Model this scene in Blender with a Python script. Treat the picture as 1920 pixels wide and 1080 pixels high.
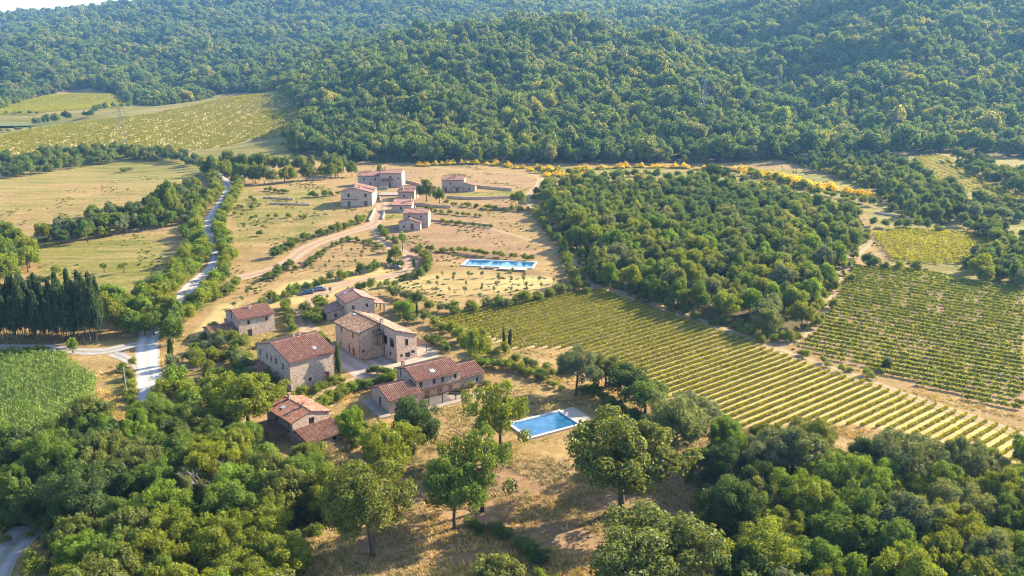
import bpy, bmesh, math, random
import numpy as np
from mathutils import Vector, Matrix

for o in list(bpy.data.objects):
    bpy.data.objects.remove(o)
SC = bpy.context.scene
COL = SC.collection
R = math.radians
rnd = random.Random(7)
NP = np.random.default_rng(11)

# ------------------------------------------------------------------ camera
FPX, CAMZ, PITCH = 1400.0, 75.4, R(15.0)
cd = bpy.data.cameras.new('camera')
cam = bpy.data.objects.new('camera', cd)
COL.objects.link(cam)
cam.location = (0, 0, CAMZ)
cam.rotation_euler = (R(90) - PITCH, 0, 0)
cd.sensor_width = 36.0
cd.lens = FPX / 1920 * 36
cd.clip_start, cd.clip_end = 0.5, 9000
SC.camera = cam

# ------------------------------------------------------------------ sky, sun, exposure
SUN_EL, SUN_AZ = R(29), R(29)          # azimuth measured from +X towards +Y
w = bpy.data.worlds.new('World')
SC.world = w
w.use_nodes = True
nt = w.node_tree
nt.nodes.clear()
sky = nt.nodes.new('ShaderNodeTexSky')
sky.sky_type = 'NISHITA'
sky.sun_disc = False
sky.sun_elevation = SUN_EL
sky.sun_rotation = R(90) - SUN_AZ
sky.altitude = 200
sky.air_density = 1.0
sky.dust_density = 1.0
bg = nt.nodes.new('ShaderNodeBackground')
bg.inputs['Strength'].default_value = 0.12
wo = nt.nodes.new('ShaderNodeOutputWorld')
nt.links.new(sky.outputs[0], bg.inputs[0])
nt.links.new(bg.outputs[0], wo.inputs[0])
sl = bpy.data.lights.new('sun', 'SUN')
sl.energy = 5.0
sl.angle = R(0.6)
sl.color = (1.0, 0.86, 0.61)
sun = bpy.data.objects.new('sun', sl)
COL.objects.link(sun)
sdir = Vector((math.cos(SUN_EL) * math.cos(SUN_AZ), math.cos(SUN_EL) * math.sin(SUN_AZ), math.sin(SUN_EL)))
sun.rotation_euler = (-sdir).to_track_quat('-Z', 'Y').to_euler()
sun.location = (300, 200, 300)
vs = SC.view_settings
vs.view_transform = 'Standard'
vs.look = 'None'
vs.exposure = 2.5
vs.gamma = 1.0
vs.use_curve_mapping = False
SC.cycles.use_denoising = True
SC.cycles.filter_width = 1.1
SC.cycles.max_bounces = 6
SC.cycles.diffuse_bounces = 3
SC.cycles.transparent_max_bounces = 6
SC.cycles.volume_bounces = 0

# ------------------------------------------------------------------ terrain height (thin plate spline through surveyed points)
CP = []
def _ray(px, py):
    yv = (540 - py) / FPX
    return np.array([(px - 960) / FPX, math.cos(PITCH) + yv * math.sin(PITCH), -math.sin(PITCH) + yv * math.cos(PITCH)])
def c_(px, py, Y):
    d = _ray(px, py)
    CP.append(np.array([0, 0, 58.0]) + d * (Y / d[1]))
def w_(x, y, z):
    CP.append(np.array([x, y, z], float))
for x in (-400, -120, 0, 120, 400): w_(x, -50, 0)
for x, z in ((-90, 0), (-45, 0), (0, -.5), (45, -1), (90, -1)): w_(x, 80, z)
for x, z in ((-100, .5), (-50, 1), (0, .8), (50, 0), (100, -1), (180, -1)): w_(x, 120, z)
for x, z in ((-140, 1), (-90, 2), (-40, 2.3), (10, 2), (60, 1), (120, 0), (170, 0)): w_(x, 160, z)
for x, z in ((-180, 3), (-120, 4), (-60, 5), (0, 5), (60, 4), (120, 2.5), (200, 2)): w_(x, 200, z)
for x, z in ((-200, 8), (-120, 9), (-50, 10), (20, 10), (90, 9), (160, 7), (230, 6)): w_(x, 270, z)
for x, z in ((-240, 14), (-150, 14), (-70, 14), (0, 14.5), (80, 15), (160, 13), (250, 12)): w_(x, 340, z)
for q in ((-300, 200, 3), (300, 200, 3), (-420, 340, 14), (420, 340, 16), (380, 270, 9), (-320, 270, 8)): w_(*q)
for q in ((20, 330, 420), (200, 330, 420), (380, 310, 440), (550, 300, 440), (20, 265, 520), (250, 270, 520), (450, 265, 530),
          (30, 235, 620), (30, 215, 680), (300, 215, 640), (450, 185, 720), (560, 205, 650), (140, 175, 850), (230, 195, 840),
          (300, 192, 820), (50, 190, 860), (500, 172, 840)): c_(*q)
for x in (640, 780, 920, 1060, 1200, 1340): c_(x, 303, 440)
for q in ((640, 200, 600), (620, 135, 800), (780, 200, 560), (780, 150, 650), (780, 100, 770), (920, 200, 560), (920, 150, 650),
          (920, 100, 750), (930, 62, 860), (1080, 200, 560), (1080, 120, 700), (1080, 62, 850), (1250, 200, 560), (1250, 130, 680),
          (1260, 92, 790), (1390, 250, 500), (1360, 180, 600)): c_(*q)
for q in ((-60, 980, 119), (60, 1000, 120), (180, 960, 103), (-180, 960, 104)): w_(*q)
for q in ((1480, 262, 520), (1420, 200, 640), (1350, 120, 820), (1600, 292, 440), (1750, 292, 435), (1920, 292, 440),
          (1560, 200, 580), (1700, 200, 560), (1880, 200, 550), (1560, 100, 720), (1700, 100, 680), (1880, 100, 670),
          (1450, 40, 900), (1560, 15, 880), (1700, 0, 850), (1880, -10, 840)): c_(*q)
for q in ((560, 1000, 185), (800, 900, 180), (400, 1050, 180)): w_(*q)
for q in ((100, 130, 1050), (300, 140, 1050), (100, 80, 1300), (300, 80, 1300), (20, 72, 1600), (150, 42, 1700), (500, 100, 1150),
          (700, 90, 1150), (500, 40, 1500), (700, 30, 1500), (400, 0, 1700), (700, -20, 1800), (1000, 20, 1500), (1000, -30, 1900),
          (1300, 10, 1500), (1300, -8, 1700)): c_(*q)
for q in ((-1700, 1700, 190), (-2200, 2600, 230), (0, 2600, 330), (2000, 2600, 330), (1500, 1400, 240), (-1500, 900, 70),
          (-900, 600, 40), (1200, 700, 130), (-900, 200, 10), (900, 200, 20), (-2500, 0, 0), (2500, 0, 40)): w_(*q)
CP = np.array(CP) * 1.3
TS = 390.0
def _tps():
    n = len(CP); x = CP[:, :2] / TS
    r2 = ((x[:, None] - x[None]) ** 2).sum(-1)
    K = np.where(r2 > 0, r2 * np.log(np.maximum(r2, 1e-12)) * .5, 0) + .002 * np.eye(n)
    Pm = np.c_[np.ones(n), x]
    A = np.zeros((n + 3, n + 3)); A[:n, :n] = K; A[:n, n:] = Pm; A[n:, :n] = Pm.T
    return np.linalg.solve(A, np.r_[CP[:, 2], 0, 0, 0])
TW = _tps()
def hz_exact(X, Y):
    X = np.asarray(X, float); Y = np.asarray(Y, float)
    o = np.full(X.shape, TW[-3]) + TW[-2] * X / TS + TW[-1] * Y / TS
    for (a, b, _), q in zip(CP, TW):
        r2 = ((X - a) ** 2 + (Y - b) ** 2) / TS / TS
        o += q * .5 * r2 * np.log(np.maximum(r2, 1e-12))
    f = np.clip((Y - 590) / 260, 0, 1); f = f * f * (3 - 2 * f)
    b = (np.sin(X * .041 + 1.3 * np.sin(Y * .013)) * np.sin(Y * .033 + .8) * 5 + np.sin(X * .017 + Y * .011 + 2) * np.sin(Y * .019 - X * .008) * 8 + np.sin(X * .083 + 2 * np.sin(Y * .03)) * 2)
    g_ = np.clip((-X - 140) / 60, 0, 1) * np.clip((1180 - Y) / 100, 0, 1)
    return o + f * (1 - g_) * b
GX0, GY0, GS = -2600.0, -120.0, 10.0
_gx = np.arange(GX0, 2600.1, GS); _gy = np.arange(GY0, 3100.1, GS)
_HG = hz_exact(*np.meshgrid(_gx, _gy))
def hz(X, Y):
    X = np.asarray(X, float); Y = np.asarray(Y, float)
    u = np.clip((X - GX0) / GS, 0, len(_gx) - 1.001); v = np.clip((Y - GY0) / GS, 0, len(_gy) - 1.001)
    i = u.astype(int); j = v.astype(int); fu = u - i; fv = v - j
    return (_HG[j, i] * (1 - fu) * (1 - fv) + _HG[j, i + 1] * fu * (1 - fv) + _HG[j + 1, i] * (1 - fu) * fv + _HG[j + 1, i + 1] * fu * fv)
_TT = 40 * 1.005 ** np.arange(900)
def at(px, py):
    """where the line of sight of a surveyed point of the photograph meets the terrain"""
    d = _ray(px, py)
    P = np.array([0, 0, CAMZ]) + _TT[:, None] * d
    f = P[:, 2] - hz(P[:, 0], P[:, 1])
    i = int(np.argmax(f < 0))
    if i == 0:
        return P[-1]
    a = _TT[i - 1] + (_TT[i] - _TT[i - 1]) * f[i - 1] / (f[i - 1] - f[i])
    return np.array([0, 0, CAMZ]) + a * d
def ats(pts):
    return [at(*p) for p in pts]
def ppm(p):
    return FPX / (p[1] * math.cos(PITCH) + (CAMZ - p[2]) * math.sin(PITCH))
def project(p):
    z = p[2] - CAMZ
    zc = p[1] * math.cos(PITCH) - z * math.sin(PITCH); u = p[1] * math.sin(PITCH) + z * math.cos(PITCH)
    return 960 + FPX * p[0] / zc, 540 - FPX * u / zc
def inpoly(X, Y, poly):
    X = np.asarray(X); Y = np.asarray(Y); ins = np.zeros(X.shape, bool)
    n = len(poly)
    for k in range(n):
        x1, y1 = poly[k][:2]; x2, y2 = poly[(k + 1) % n][:2]
        if y1 == y2: continue
        ins ^= ((y1 > Y) != (y2 > Y)) & (X < (x2 - x1) * (Y - y1) / (y2 - y1) + x1)
    return ins
def polydist(X, Y, poly, closed=True):
    d = np.full(np.shape(X), 1e9); n = len(poly)
    for k in range(n if closed else n - 1):
        x1, y1 = poly[k][:2]; x2, y2 = poly[(k + 1) % n][:2]
        dx, dy = x2 - x1, y2 - y1; L = dx * dx + dy * dy + 1e-9
        t = np.clip(((X - x1) * dx + (Y - y1) * dy) / L, 0, 1)
        d = np.minimum(d, np.hypot(X - x1 - t * dx, Y - y1 - t * dy))
    return d
def smooth(pts, n=8):
    P = np.array([p[:2] for p in pts], float)
    Q = np.vstack([2 * P[0] - P[1], P, 2 * P[-1] - P[-2]]); o = []
    for i in range(1, len(Q) - 2):
        for t in np.linspace(0, 1, n, endpoint=False):
            a, b, c, d = Q[i - 1], Q[i], Q[i + 1], Q[i + 2]
            o.append(.5 * (2 * b + (c - a) * t + (2 * a - 5 * b + 4 * c - d) * t * t + (3 * b - a - 3 * c + d) * t ** 3))
    o.append(P[-1])
    return np.array(o)

# ------------------------------------------------------------------ object helpers
ONES = ['first', 'second', 'third', 'fourth', 'fifth', 'sixth', 'seventh', 'eighth', 'ninth', 'tenth', 'eleventh', 'twelfth',
        'thirteenth', 'fourteenth', 'fifteenth', 'sixteenth', 'seventeenth', 'eighteenth', 'nineteenth']
TENS = {2: 'twent', 3: 'thirt', 4: 'fort', 5: 'fift', 6: 'sixt', 7: 'sevent', 8: 'eight', 9: 'ninet'}
def ordinal(n):
    if n < 20: return ONES[n - 1]
    t, r = divmod(n, 10)
    if t >= 10: return 'last'
    return TENS[t] + ('ieth' if r == 0 else 'y-' + ONES[r - 1])
def tag(o, label=None, cat=None, group=None, kind=None):
    if label: o['label'] = label
    if cat: o['category'] = cat
    if group: o['group'] = group
    if kind: o['kind'] = kind
    return o
def link(name, me, parent=None, loc=None):
    o = bpy.data.objects.new(name, me)
    COL.objects.link(o)
    if parent is not None: o.parent = parent
    if loc is not None: o.location = loc
    return o
def empty(name, loc, rz=0.0):
    o = link(name, None, None, loc)
    o.rotation_euler = (0, 0, rz)
    o.empty_display_size = 0.5
    return o
def mesh_np(name, V, Fq, mat, smooth_=False, attrs=None):
    """mesh from arrays; Fq is (n,3) or (n,4)"""
    me = bpy.data.meshes.new(name)
    V = np.asarray(V, np.float32); Fq = np.asarray(Fq, np.int32); k = Fq.shape[1]
    me.vertices.add(len(V)); me.vertices.foreach_set('co', V.ravel())
    me.loops.add(Fq.size); me.loops.foreach_set('vertex_index', Fq.ravel())
    me.polygons.add(len(Fq)); me.polygons.foreach_set('loop_start', np.arange(0, Fq.size, k, dtype=np.int32))
    me.polygons.foreach_set('use_smooth', np.full(len(Fq), smooth_))
    me.update(calc_edges=True)
    if mat is not None: me.materials.append(mat)
    for an, (ty, data) in (attrs or {}).items():
        a = me.attributes.new(an, ty, 'POINT')
        a.data.foreach_set('color' if ty == 'FLOAT_COLOR' else ('vector' if ty == 'FLOAT_VECTOR' else 'value'), np.asarray(data).ravel())
    return me
class MB:
    """collects polygons, builds one mesh"""
    def __init__(s): s.v = []; s.f = []
    def poly(s, pts):
        i = len(s.v); s.v += [tuple(p) for p in pts]; s.f.append(list(range(i, i + len(pts))))
    def box(s, x0, x1, y0, y1, z0, z1):
        i = len(s.v)
        s.v += [(x, y, z) for z in (z0, z1) for (x, y) in ((x0, y0), (x1, y0), (x1, y1), (x0, y1))]
        s.f += [[i + a for a in q] for q in ((3, 2, 1, 0), (4, 5, 6, 7), (0, 1, 5, 4), (1, 2, 6, 5), (2, 3, 7, 6), (3, 0, 4, 7))]
    def tube(s, pts, rad, n=6, cap=True):
        rings = []; m = len(pts)
        for k in range(m):
            p = Vector(pts[k]); d = (Vector(pts[min(k + 1, m - 1)]) - Vector(pts[max(k - 1, 0)])).normalized()
            a = d.orthogonal().normalized(); b = d.cross(a); r = rad[k] if hasattr(rad, '__len__') else rad
            i = len(s.v)
            for t in range(n):
                q = p + (a * math.cos(2 * math.pi * t / n) + b * math.sin(2 * math.pi * t / n)) * r
                s.v.append(tuple(q))
            rings.append(i)
        for k in range(m - 1):
            for t in range(n):
                s.f.append([rings[k] + t, rings[k] + (t + 1) % n, rings[k + 1] + (t + 1) % n, rings[k + 1] + t])
        if cap:
            s.f.append([rings[0] + t for t in range(n)][::-1]); s.f.append([rings[-1] + t for t in range(n)])
    def mesh(s, name, mat, sm=False):
        me = bpy.data.meshes.new(name)
        me.from_pydata(s.v, [], s.f)
        if sm: me.polygons.foreach_set('use_smooth', [True] * len(me.polygons))
        if mat: me.materials.append(mat)
        me.update()
        return me
    def build(s, name, mat, parent=None, loc=None, sm=False):
        return link(name, s.mesh(name, mat, sm), parent, loc)

# ------------------------------------------------------------------ materials
ALB = .62      # overall reflectance of the dry, dusty mineral surfaces
class NT:
    def __init__(s, name):
        s.m = bpy.data.materials.new(name); s.m.use_nodes = True
        s.t = s.m.node_tree; s.t.nodes.clear()
        s.out = s.n('ShaderNodeOutputMaterial')
    def n(s, ty, **kw):
        x = s.t.nodes.new(ty)
        for k, v in kw.items(): setattr(x, k, v)
        return x
    def l(s, a, b): s.t.links.new(a, b)
    def val(s, sock, v):
        if hasattr(v, 'links') or isinstance(v, bpy.types.NodeSocket): s.l(v, sock)
        elif isinstance(v, tuple) and len(v) == 3 and sock.type == 'RGBA': sock.default_value = (*v, 1)
        else: sock.default_value = v
    def mix(s, f, a, b, mode='MIX'):
        x = s.n('ShaderNodeMix', data_type='RGBA', blend_type=mode)
        s.val(x.inputs[0], f); s.val(x.inputs[6], a); s.val(x.inputs[7], b)
        return x.outputs[2]
    def math(s, op, a, b=0.0, c=0.0, clamp=False):
        x = s.n('ShaderNodeMath', operation=op, use_clamp=clamp)
        s.val(x.inputs[0], a); s.val(x.inputs[1], b); s.val(x.inputs[2], c)
        return x.outputs[0]
    def ramp(s, f, stops, interp='LINEAR'):
        x = s.n('ShaderNodeValToRGB'); r = x.color_ramp; r.interpolation = interp
        while len(r.elements) < len(stops): r.elements.new(.5)
        for e, (p, c) in zip(r.elements, stops):
            e.position = p; e.color = (*c, 1) if len(c) == 3 else c
        s.l(f, x.inputs[0])
        return x.outputs[0]
    def rng(s, f, a, b, c=0.0, d=1.0, sm=True):
        x = s.n('ShaderNodeMapRange'); x.interpolation_type = 'SMOOTHSTEP' if sm else 'LINEAR'
        s.val(x.inputs[0], f); s.val(x.inputs[1], a); s.val(x.inputs[2], b); s.val(x.inputs[3], c); s.val(x.inputs[4], d)
        return x.outputs[0]
    def noise(s, vec, scale, detail=4.0, rough=.55, out=0, dist=0.0):
        x = s.n('ShaderNodeTexNoise')
        if vec is not None: s.l(vec, x.inputs['Vector'])
        x.inputs['Scale'].default_value = scale; x.inputs['Detail'].default_value = detail
        x.inputs['Roughness'].default_value = rough; x.inputs['Distortion'].default_value = dist
        return x.outputs[out]
    def map(s, vec, sc=(1, 1, 1), rot=(0, 0, 0)):
        x = s.n('ShaderNodeMapping'); x.inputs['Scale'].default_value = sc; x.inputs['Rotation'].default_value = rot
        s.l(vec, x.inputs['Vector'])
        return x.outputs[0]
    def bsdf(s, col, rough=.9, bump=None, bdist=.05, bstr=.6, spec=.2, alb=None, **kw):
        b = s.n('ShaderNodeBsdfPrincipled')
        col = s.mix(1.0, col, (alb or ALB,) * 3, 'MULTIPLY')
        s.val(b.inputs['Base Color'], col); s.val(b.inputs['Roughness'], rough); b.inputs['Specular IOR Level'].default_value = spec
        if bump is not None:
            q = s.n('ShaderNodeBump'); q.inputs['Strength'].default_value = bstr; q.inputs['Distance'].default_value = bdist
            s.l(bump, q.inputs['Height']); s.l(q.outputs[0], b.inputs['Normal'])
        for k, v in kw.items(): s.val(b.inputs[k.replace('_', ' ')], v)
        s.l(b.outputs[0], s.out.inputs[0])
        return b
def wpos(t): return t.n('ShaderNodeNewGeometry').outputs['Position']
def opos(t): return t.n('ShaderNodeTexCoord').outputs['Object']

def plain(name, col, rough=.7, spec=.3, metal=0.0, var=.15, scale=3.0):
    t = NT(name); p = opos(t)
    n = t.noise(p, scale)
    c = t.mix(t.rng(n, .3, .7), tuple(x * (1 - var) for x in col), tuple(min(1, x * (1 + var)) for x in col))
    b = t.bsdf(c, rough, spec=spec); b.inputs['Metallic'].default_value = metal
    return t.m

def stone(name, base=(.245, .20, .175), warm=(.33, .235, .175), dark=(.12, .105, .10), sc=2.2):
    t = NT(name); p = opos(t)
    pd = t.n('ShaderNodeVectorMath', operation='ADD'); t.l(p, pd.inputs[0])
    nz = t.n('ShaderNodeTexNoise'); t.l(p, nz.inputs['Vector']); nz.inputs['Scale'].default_value = 1.7
    sb = t.n('ShaderNodeVectorMath', operation='SCALE'); t.l(nz.outputs['Color'], sb.inputs[0]); sb.inputs['Scale'].default_value = .25
    t.l(sb.outputs[0], pd.inputs[1])
    m = t.map(pd.outputs[0], (1, 1, 1.6))
    v = t.n('ShaderNodeTexVoronoi'); t.l(m, v.inputs['Vector']); v.inputs['Scale'].default_value = sc
    e = t.n('ShaderNodeTexVoronoi', feature='DISTANCE_TO_EDGE'); t.l(m, e.inputs['Vector']); e.inputs['Scale'].default_value = sc
    sx = t.n('ShaderNodeSeparateColor'); t.l(v.outputs['Color'], sx.inputs[0])
    c = t.ramp(sx.outputs[0], [(0, dark), (.25, base), (.55, warm), (.8, tuple(x * 1.25 for x in base)), (1, tuple(x * 1.3 for x in warm))])
    big = t.noise(p, .45, 5)
    c = t.mix(t.math('MULTIPLY', t.rng(big, .4, .7), .35), c, warm)
    st = t.noise(t.map(p, (1.2, 1.2, .25)), 1.0, 5)
    c = t.mix(t.math('MULTIPLY', t.rng(st, .5, .75), .45), c, tuple(x * .6 for x in base))
    mort = t.rng(e.outputs['Distance'], .02, .09)
    c = t.mix(mort, tuple(x * 1.05 for x in warm), c)
    t.bsdf(c, .95, bump=t.math('MINIMUM', e.outputs['Distance'], .15), bdist=.25, bstr=.8, spec=.1, alb=.88)
    return t.m

def tiles(name, a=(.20, .080, .055), b=(.32, .145, .095), c3=(.40, .25, .175), lich=.25):
    t = NT(name); p = opos(t)
    wn = t.n('ShaderNodeTexVoronoi'); t.l(t.map(p, (2.4, 2.4, 2.4)), wn.inputs['Vector']); wn.inputs['Scale'].default_value = 1.0
    sx = t.n('ShaderNodeSeparateColor'); t.l(wn.outputs['Color'], sx.inputs[0])
    c = t.ramp(sx.outputs[0], [(0, a), (.45, b), (.8, tuple(x * .7 for x in a)), (1, c3)])
    n = t.noise(p, .8, 6)
    c = t.mix(t.math('MULTIPLY', t.rng(n, .5, .72), lich * 2), c, (.33, .28, .22))
    n2 = t.noise(p, 6, 4)
    c = t.mix(t.math('MULTIPLY', t.rng(n2, .5, .8), lich), c, (.16, .13, .11))
    t.bsdf(c, .85, bump=n2, bdist=.03, spec=.2, alb=.66)
    return t.m

def leaf(name, inst=False, ramp=None, trans=.48, vary=.55):
    t = NT(name)
    oi = t.n('ShaderNodeObjectInfo'); g = t.n('ShaderNodeNewGeometry')
    if inst:
        c = t.ramp(oi.outputs['Random'], ramp)
        ln = t.noise(oi.outputs['Location'], .016, 4)
        c = t.mix(t.rng(ln, .38, .62), t.mix(1.0, c, (.70, .82, .95), 'MULTIPLY'), t.mix(1.0, c, (1.35, 1.28, .95), 'MULTIPLY'))
    else:
        c = oi.outputs['Color']
    r = g.outputs['Random Per Island']
    n = t.noise(opos(t), 2.5, 2)
    k = t.math('ADD', t.math('MULTIPLY', r, vary), 1 - vary * .5)
    k = t.math('MULTIPLY', k, t.rng(n, .3, .7, .8, 1.2))
    sc = t.n('ShaderNodeVectorMath', operation='SCALE'); t.l(c, sc.inputs[0]); t.l(k, sc.inputs['Scale'])
    c2 = t.mix(t.math('MULTIPLY', t.math('GREATER_THAN', r, .86), .5), sc.outputs[0], (.16, .14, .035))
    d = t.n('ShaderNodeBsdfDiffuse'); t.l(c2, d.inputs[0])
    tr = t.n('ShaderNodeBsdfTranslucent'); t.l(t.mix(1.0, c2, (1.25, 1.1, .45), 'MULTIPLY'), tr.inputs[0])
    gl = t.n('ShaderNodeBsdfGlossy'); gl.inputs['Roughness'].default_value = .45; gl.inputs['Color'].default_value = (.8, .85, .8, 1)
    m1 = t.n('ShaderNodeMixShader'); m1.inputs[0].default_value = trans; t.l(d.outputs[0], m1.inputs[1]); t.l(tr.outputs[0], m1.inputs[2])
    m2 = t.n('ShaderNodeMixShader'); m2.inputs[0].default_value = .012; t.l(m1.outputs[0], m2.inputs[1]); t.l(gl.outputs[0], m2.inputs[2])
    t.l(m2.outputs[0], t.out.inputs[0])
    return t.m

M = {}
M['stone'] = stone('rubble_stone')
M['stone_warm'] = stone('warm_rubble_stone', (.32, .23, .17), (.40, .255, .165), (.15, .115, .10))
M['stone_pink'] = stone('pinkish_rubble_stone', (.275, .205, .18), (.33, .235, .185), (.16, .13, .125))
M['tiles'] = tiles('terracotta_tiles')
M['tiles_old'] = tiles('lichened_terracotta', (.21, .095, .065), (.29, .165, .11), (.33, .24, .15), .6)
M['tiles_pink'] = tiles('faded_pink_tiles', (.27, .13, .105), (.37, .195, .15), (.44, .29, .235), .2)
M['wood'] = plain('brown_wood', (.14, .075, .045), .7)
M['wood_dark'] = plain('dark_wood', (.07, .045, .035), .7)
M['redwood'] = plain('red_brown_door_wood', (.22, .06, .04), .6)
M['glass'] = plain('dark_window_glass', (.03, .035, .045), .12, .5)
M['sky_glass'] = plain('skylight_glass', (.35, .42, .5), .08, .8)
M['lintel'] = plain('pale_stone_trim', (.34, .28, .22), .9, .1)
M['copper'] = plain('copper_downpipe', (.20, .10, .07), .5, .4, .5)
M['bark'] = plain('grey_brown_bark', (.10, .08, .06), .95, .1, 0, .35, 4)
M['bark_pale'] = plain('bleached_grey_bark', (.33, .30, .28), .95, .1, 0, .25, 4)
M['post'] = plain('weathered_post', (.24, .2, .16), .9, .1)
M['roof_bed'] = plain('shade_darkened_tile_bed', (.15, .06, .045), .9, .1)  # bed colour darkened to paint shade into the gaps between tile rows
M['pylon'] = plain('dull_grey_steel', (.20, .22, .23), .6, .3)
M['metal'] = plain('galvanised_steel', (.42, .44, .46), .5, .4, .4)
M['coping'] = plain('white_travertine_coping', (.40, .375, .345), .8, .2, 0, .08, 1.5)
M['leaf'] = leaf('leaf_foliage')
M['vine'] = leaf('vine_foliage', trans=.5, vary=.7)
M['far'] = leaf('distant_foliage', True, [(0, (.056, .096, .028)), (.22, (.096, .140, .030)), (.42, (.068, .108, .036)), (.58, (.118, .154, .028)), (.74, (.084, .126, .044)), (.88, (.142, .168, .036)), (.96, (.160, .165, .068)), (1, (.20, .19, .03))], trans=.45)
M['near_bush'] = leaf('bush_foliage', True, [(0, (.14, .17, .018)), (.4, (.10, .14, .02)), (.7, (.13, .155, .03)), (1, (.065, .10, .022))])
M['maize'] = leaf('maize_foliage', True, [(0, (.06, .125, .018)), (1, (.115, .18, .025))], trans=.35)
M['broom_flower'] = leaf('broom_flower', True, [(0, (.60, .36, .003)), (1, (.74, .48, .005))], trans=.2, vary=.3)

def ground_mat():
    t = NT('meadow_ground'); p = wpos(t)
    a = t.n('ShaderNodeAttribute'); a.attribute_name = 'zone'
    s = t.n('ShaderNodeSeparateColor'); t.l(a.outputs['Color'], s.inputs[0])
    n1 = t.noise(p, .03, 6, .6); n2 = t.noise(t.map(p, (.22, 1, 1), (0, 0, R(-18))), .16, 8, .68); n3 = t.noise(p, .55, 9, .78)
    n4 = t.noise(t.map(p, (.45, 1, 1), (0, 0, R(25))), 2.4, 6, .75); n5 = t.noise(t.map(p, (.12, 1, 1), (0, 0, R(-8))), .09, 7, .7)
    f3 = t.rng(n3, .40, .60); f4 = t.rng(n4, .38, .62)
    straw = t.mix(t.rng(n2, .36, .64), (.20, .122, .046), (.33, .220, .095))
    straw = t.mix(t.math('MULTIPLY', t.rng(n1, .45, .7), .6), straw, (.21, .125, .052))
    straw = t.mix(t.math('MULTIPLY', t.rng(n5, .52, .66), .55), straw, (.155, .135, .032))
    straw = t.mix(t.math('MULTIPLY', f3, .62), straw, (.125, .088, .028))
    straw = t.mix(t.math('MULTIPLY', f4, .38), straw, (.41, .30, .155))
    soil = t.mix(t.rng(n2, .34, .66), (.20, .115, .062), (.315, .195, .105))
    soil = t.mix(t.math('MULTIPLY', f3, .6), soil, (.125, .085, .038))
    soil = t.mix(t.math('MULTIPLY', f4, .30), soil, (.37, .26, .165))
    green = t.mix(t.rng(n2, .36, .64), (.085, .104, .013), (.20, .170, .034))
    green = t.mix(t.math('MULTIPLY', t.rng(n5, .46, .58), .8), green, (.31, .235, .090))
    green = t.mix(t.math('MULTIPLY', f3, .55), green, (.062, .080, .012))
    green = t.mix(t.math('MULTIPLY', f4, .28), green, (.26, .22, .07))
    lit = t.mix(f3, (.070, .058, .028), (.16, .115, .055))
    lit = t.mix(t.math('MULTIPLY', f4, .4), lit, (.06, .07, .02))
    def msk(ch, lo=.35, hi=.65):
        return t.rng(t.math('ADD', ch, t.math('MULTIPLY', t.math('SUBTRACT', t.math('ADD', t.math('MULTIPLY', n3, .5), t.math('MULTIPLY', n1, .5)), .5), 1.1)), lo, hi)
    c = t.mix(msk(s.outputs[1]), straw, soil)
    c = t.mix(msk(s.outputs[0]), c, green)
    pale = t.mix(t.rng(n2, .35, .65), (.36, .275, .115), (.50, .39, .19)); pale = t.mix(t.math('MULTIPLY', f3, .45), pale, (.26, .21, .06))
    c = t.mix(msk(a.outputs['Alpha']), c, pale)
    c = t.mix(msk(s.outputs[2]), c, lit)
    t.bsdf(c, .95, bump=t.math('ADD', n4, n3), bdist=.18, bstr=.45, spec=.04)
    return t.m
M['ground'] = ground_mat()

def road_mat(name, col, col2, grass=0.0):
    t = NT(name); p = wpos(t)
    a = t.n('ShaderNodeAttribute'); a.attribute_name = 'across'
    n = t.noise(p, .5, 6, .65); n2 = t.noise(p, 4, 4)
    c = t.mix(t.rng(n, .3, .7), col, col2)
    ab = t.math('ABSOLUTE', a.outputs['Fac'])
    tr = t.rng(t.math('ABSOLUTE', t.math('SUBTRACT', ab, .5)), .1, .35)
    c = t.mix(t.math('MULTIPLY', tr, .6), c, tuple(x * .72 for x in col))
    if grass:
        mid = t.math('MULTIPLY', t.rng(t.math('ADD', ab, t.math('MULTIPLY', n, .6)), .62, .38), grass)
        c = t.mix(mid, c, (.15, .13, .04))
    edge = t.rng(t.math('ADD', ab, t.math('MULTIPLY', t.math('SUBTRACT', n, .5), .9)), .8, 1.0)
    c = t.mix(t.math('MULTIPLY', edge, .7), c, (.26, .18, .075))
    c = t.mix(t.math('MULTIPLY', t.rng(n2, .55, .8), .3), c, tuple(x * .6 for x in col))
    t.bsdf(c, .95, bump=n2, bdist=.06, spec=.08, alb=.85)
    return t.m
M['gravel'] = road_mat('white_gravel', (.29, .27, .26), (.36, .34, .32))
M['lane'] = road_mat('grey_gravel_lane', (.20, .19, .185), (.25, .235, .225), .3)
M['dirt'] = road_mat('tan_dirt', (.23, .148, .098), (.29, .20, .14), .15)
M['track'] = road_mat('grassy_dirt_track', (.22, .152, .092), (.275, .20, .125), .6)
def paving():
    t = NT('stone_paving'); p = opos(t)
    b = t.n('ShaderNodeTexBrick'); t.l(p, b.inputs['Vector']); b.inputs['Scale'].default_value = 1.0
    for k, v in (('Mortar Size', .03), ('Brick Width', .9), ('Row Height', .6)): b.inputs[k].default_value = v
    b.inputs['Color1'].default_value = (.25, .20, .17, 1); b.inputs['Color2'].default_value = (.31, .25, .21, 1); b.inputs['Mortar'].default_value = (.22, .17, .14, 1)
    n = t.noise(p, .6, 5)
    t.bsdf(t.mix(t.math('MULTIPLY', t.rng(n, .4, .7), .35), b.outputs[0], (.25, .20, .17)), .9, spec=.1)
    return t.m
M['paving'] = paving()
M['coping_flags'] = road_mat('pale_terrace_flags', (.27, .215, .175), (.33, .27, .22))
M['court'] = road_mat('mauve_gravel_court', (.25, .195, .175), (.31, .245, .215))
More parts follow.
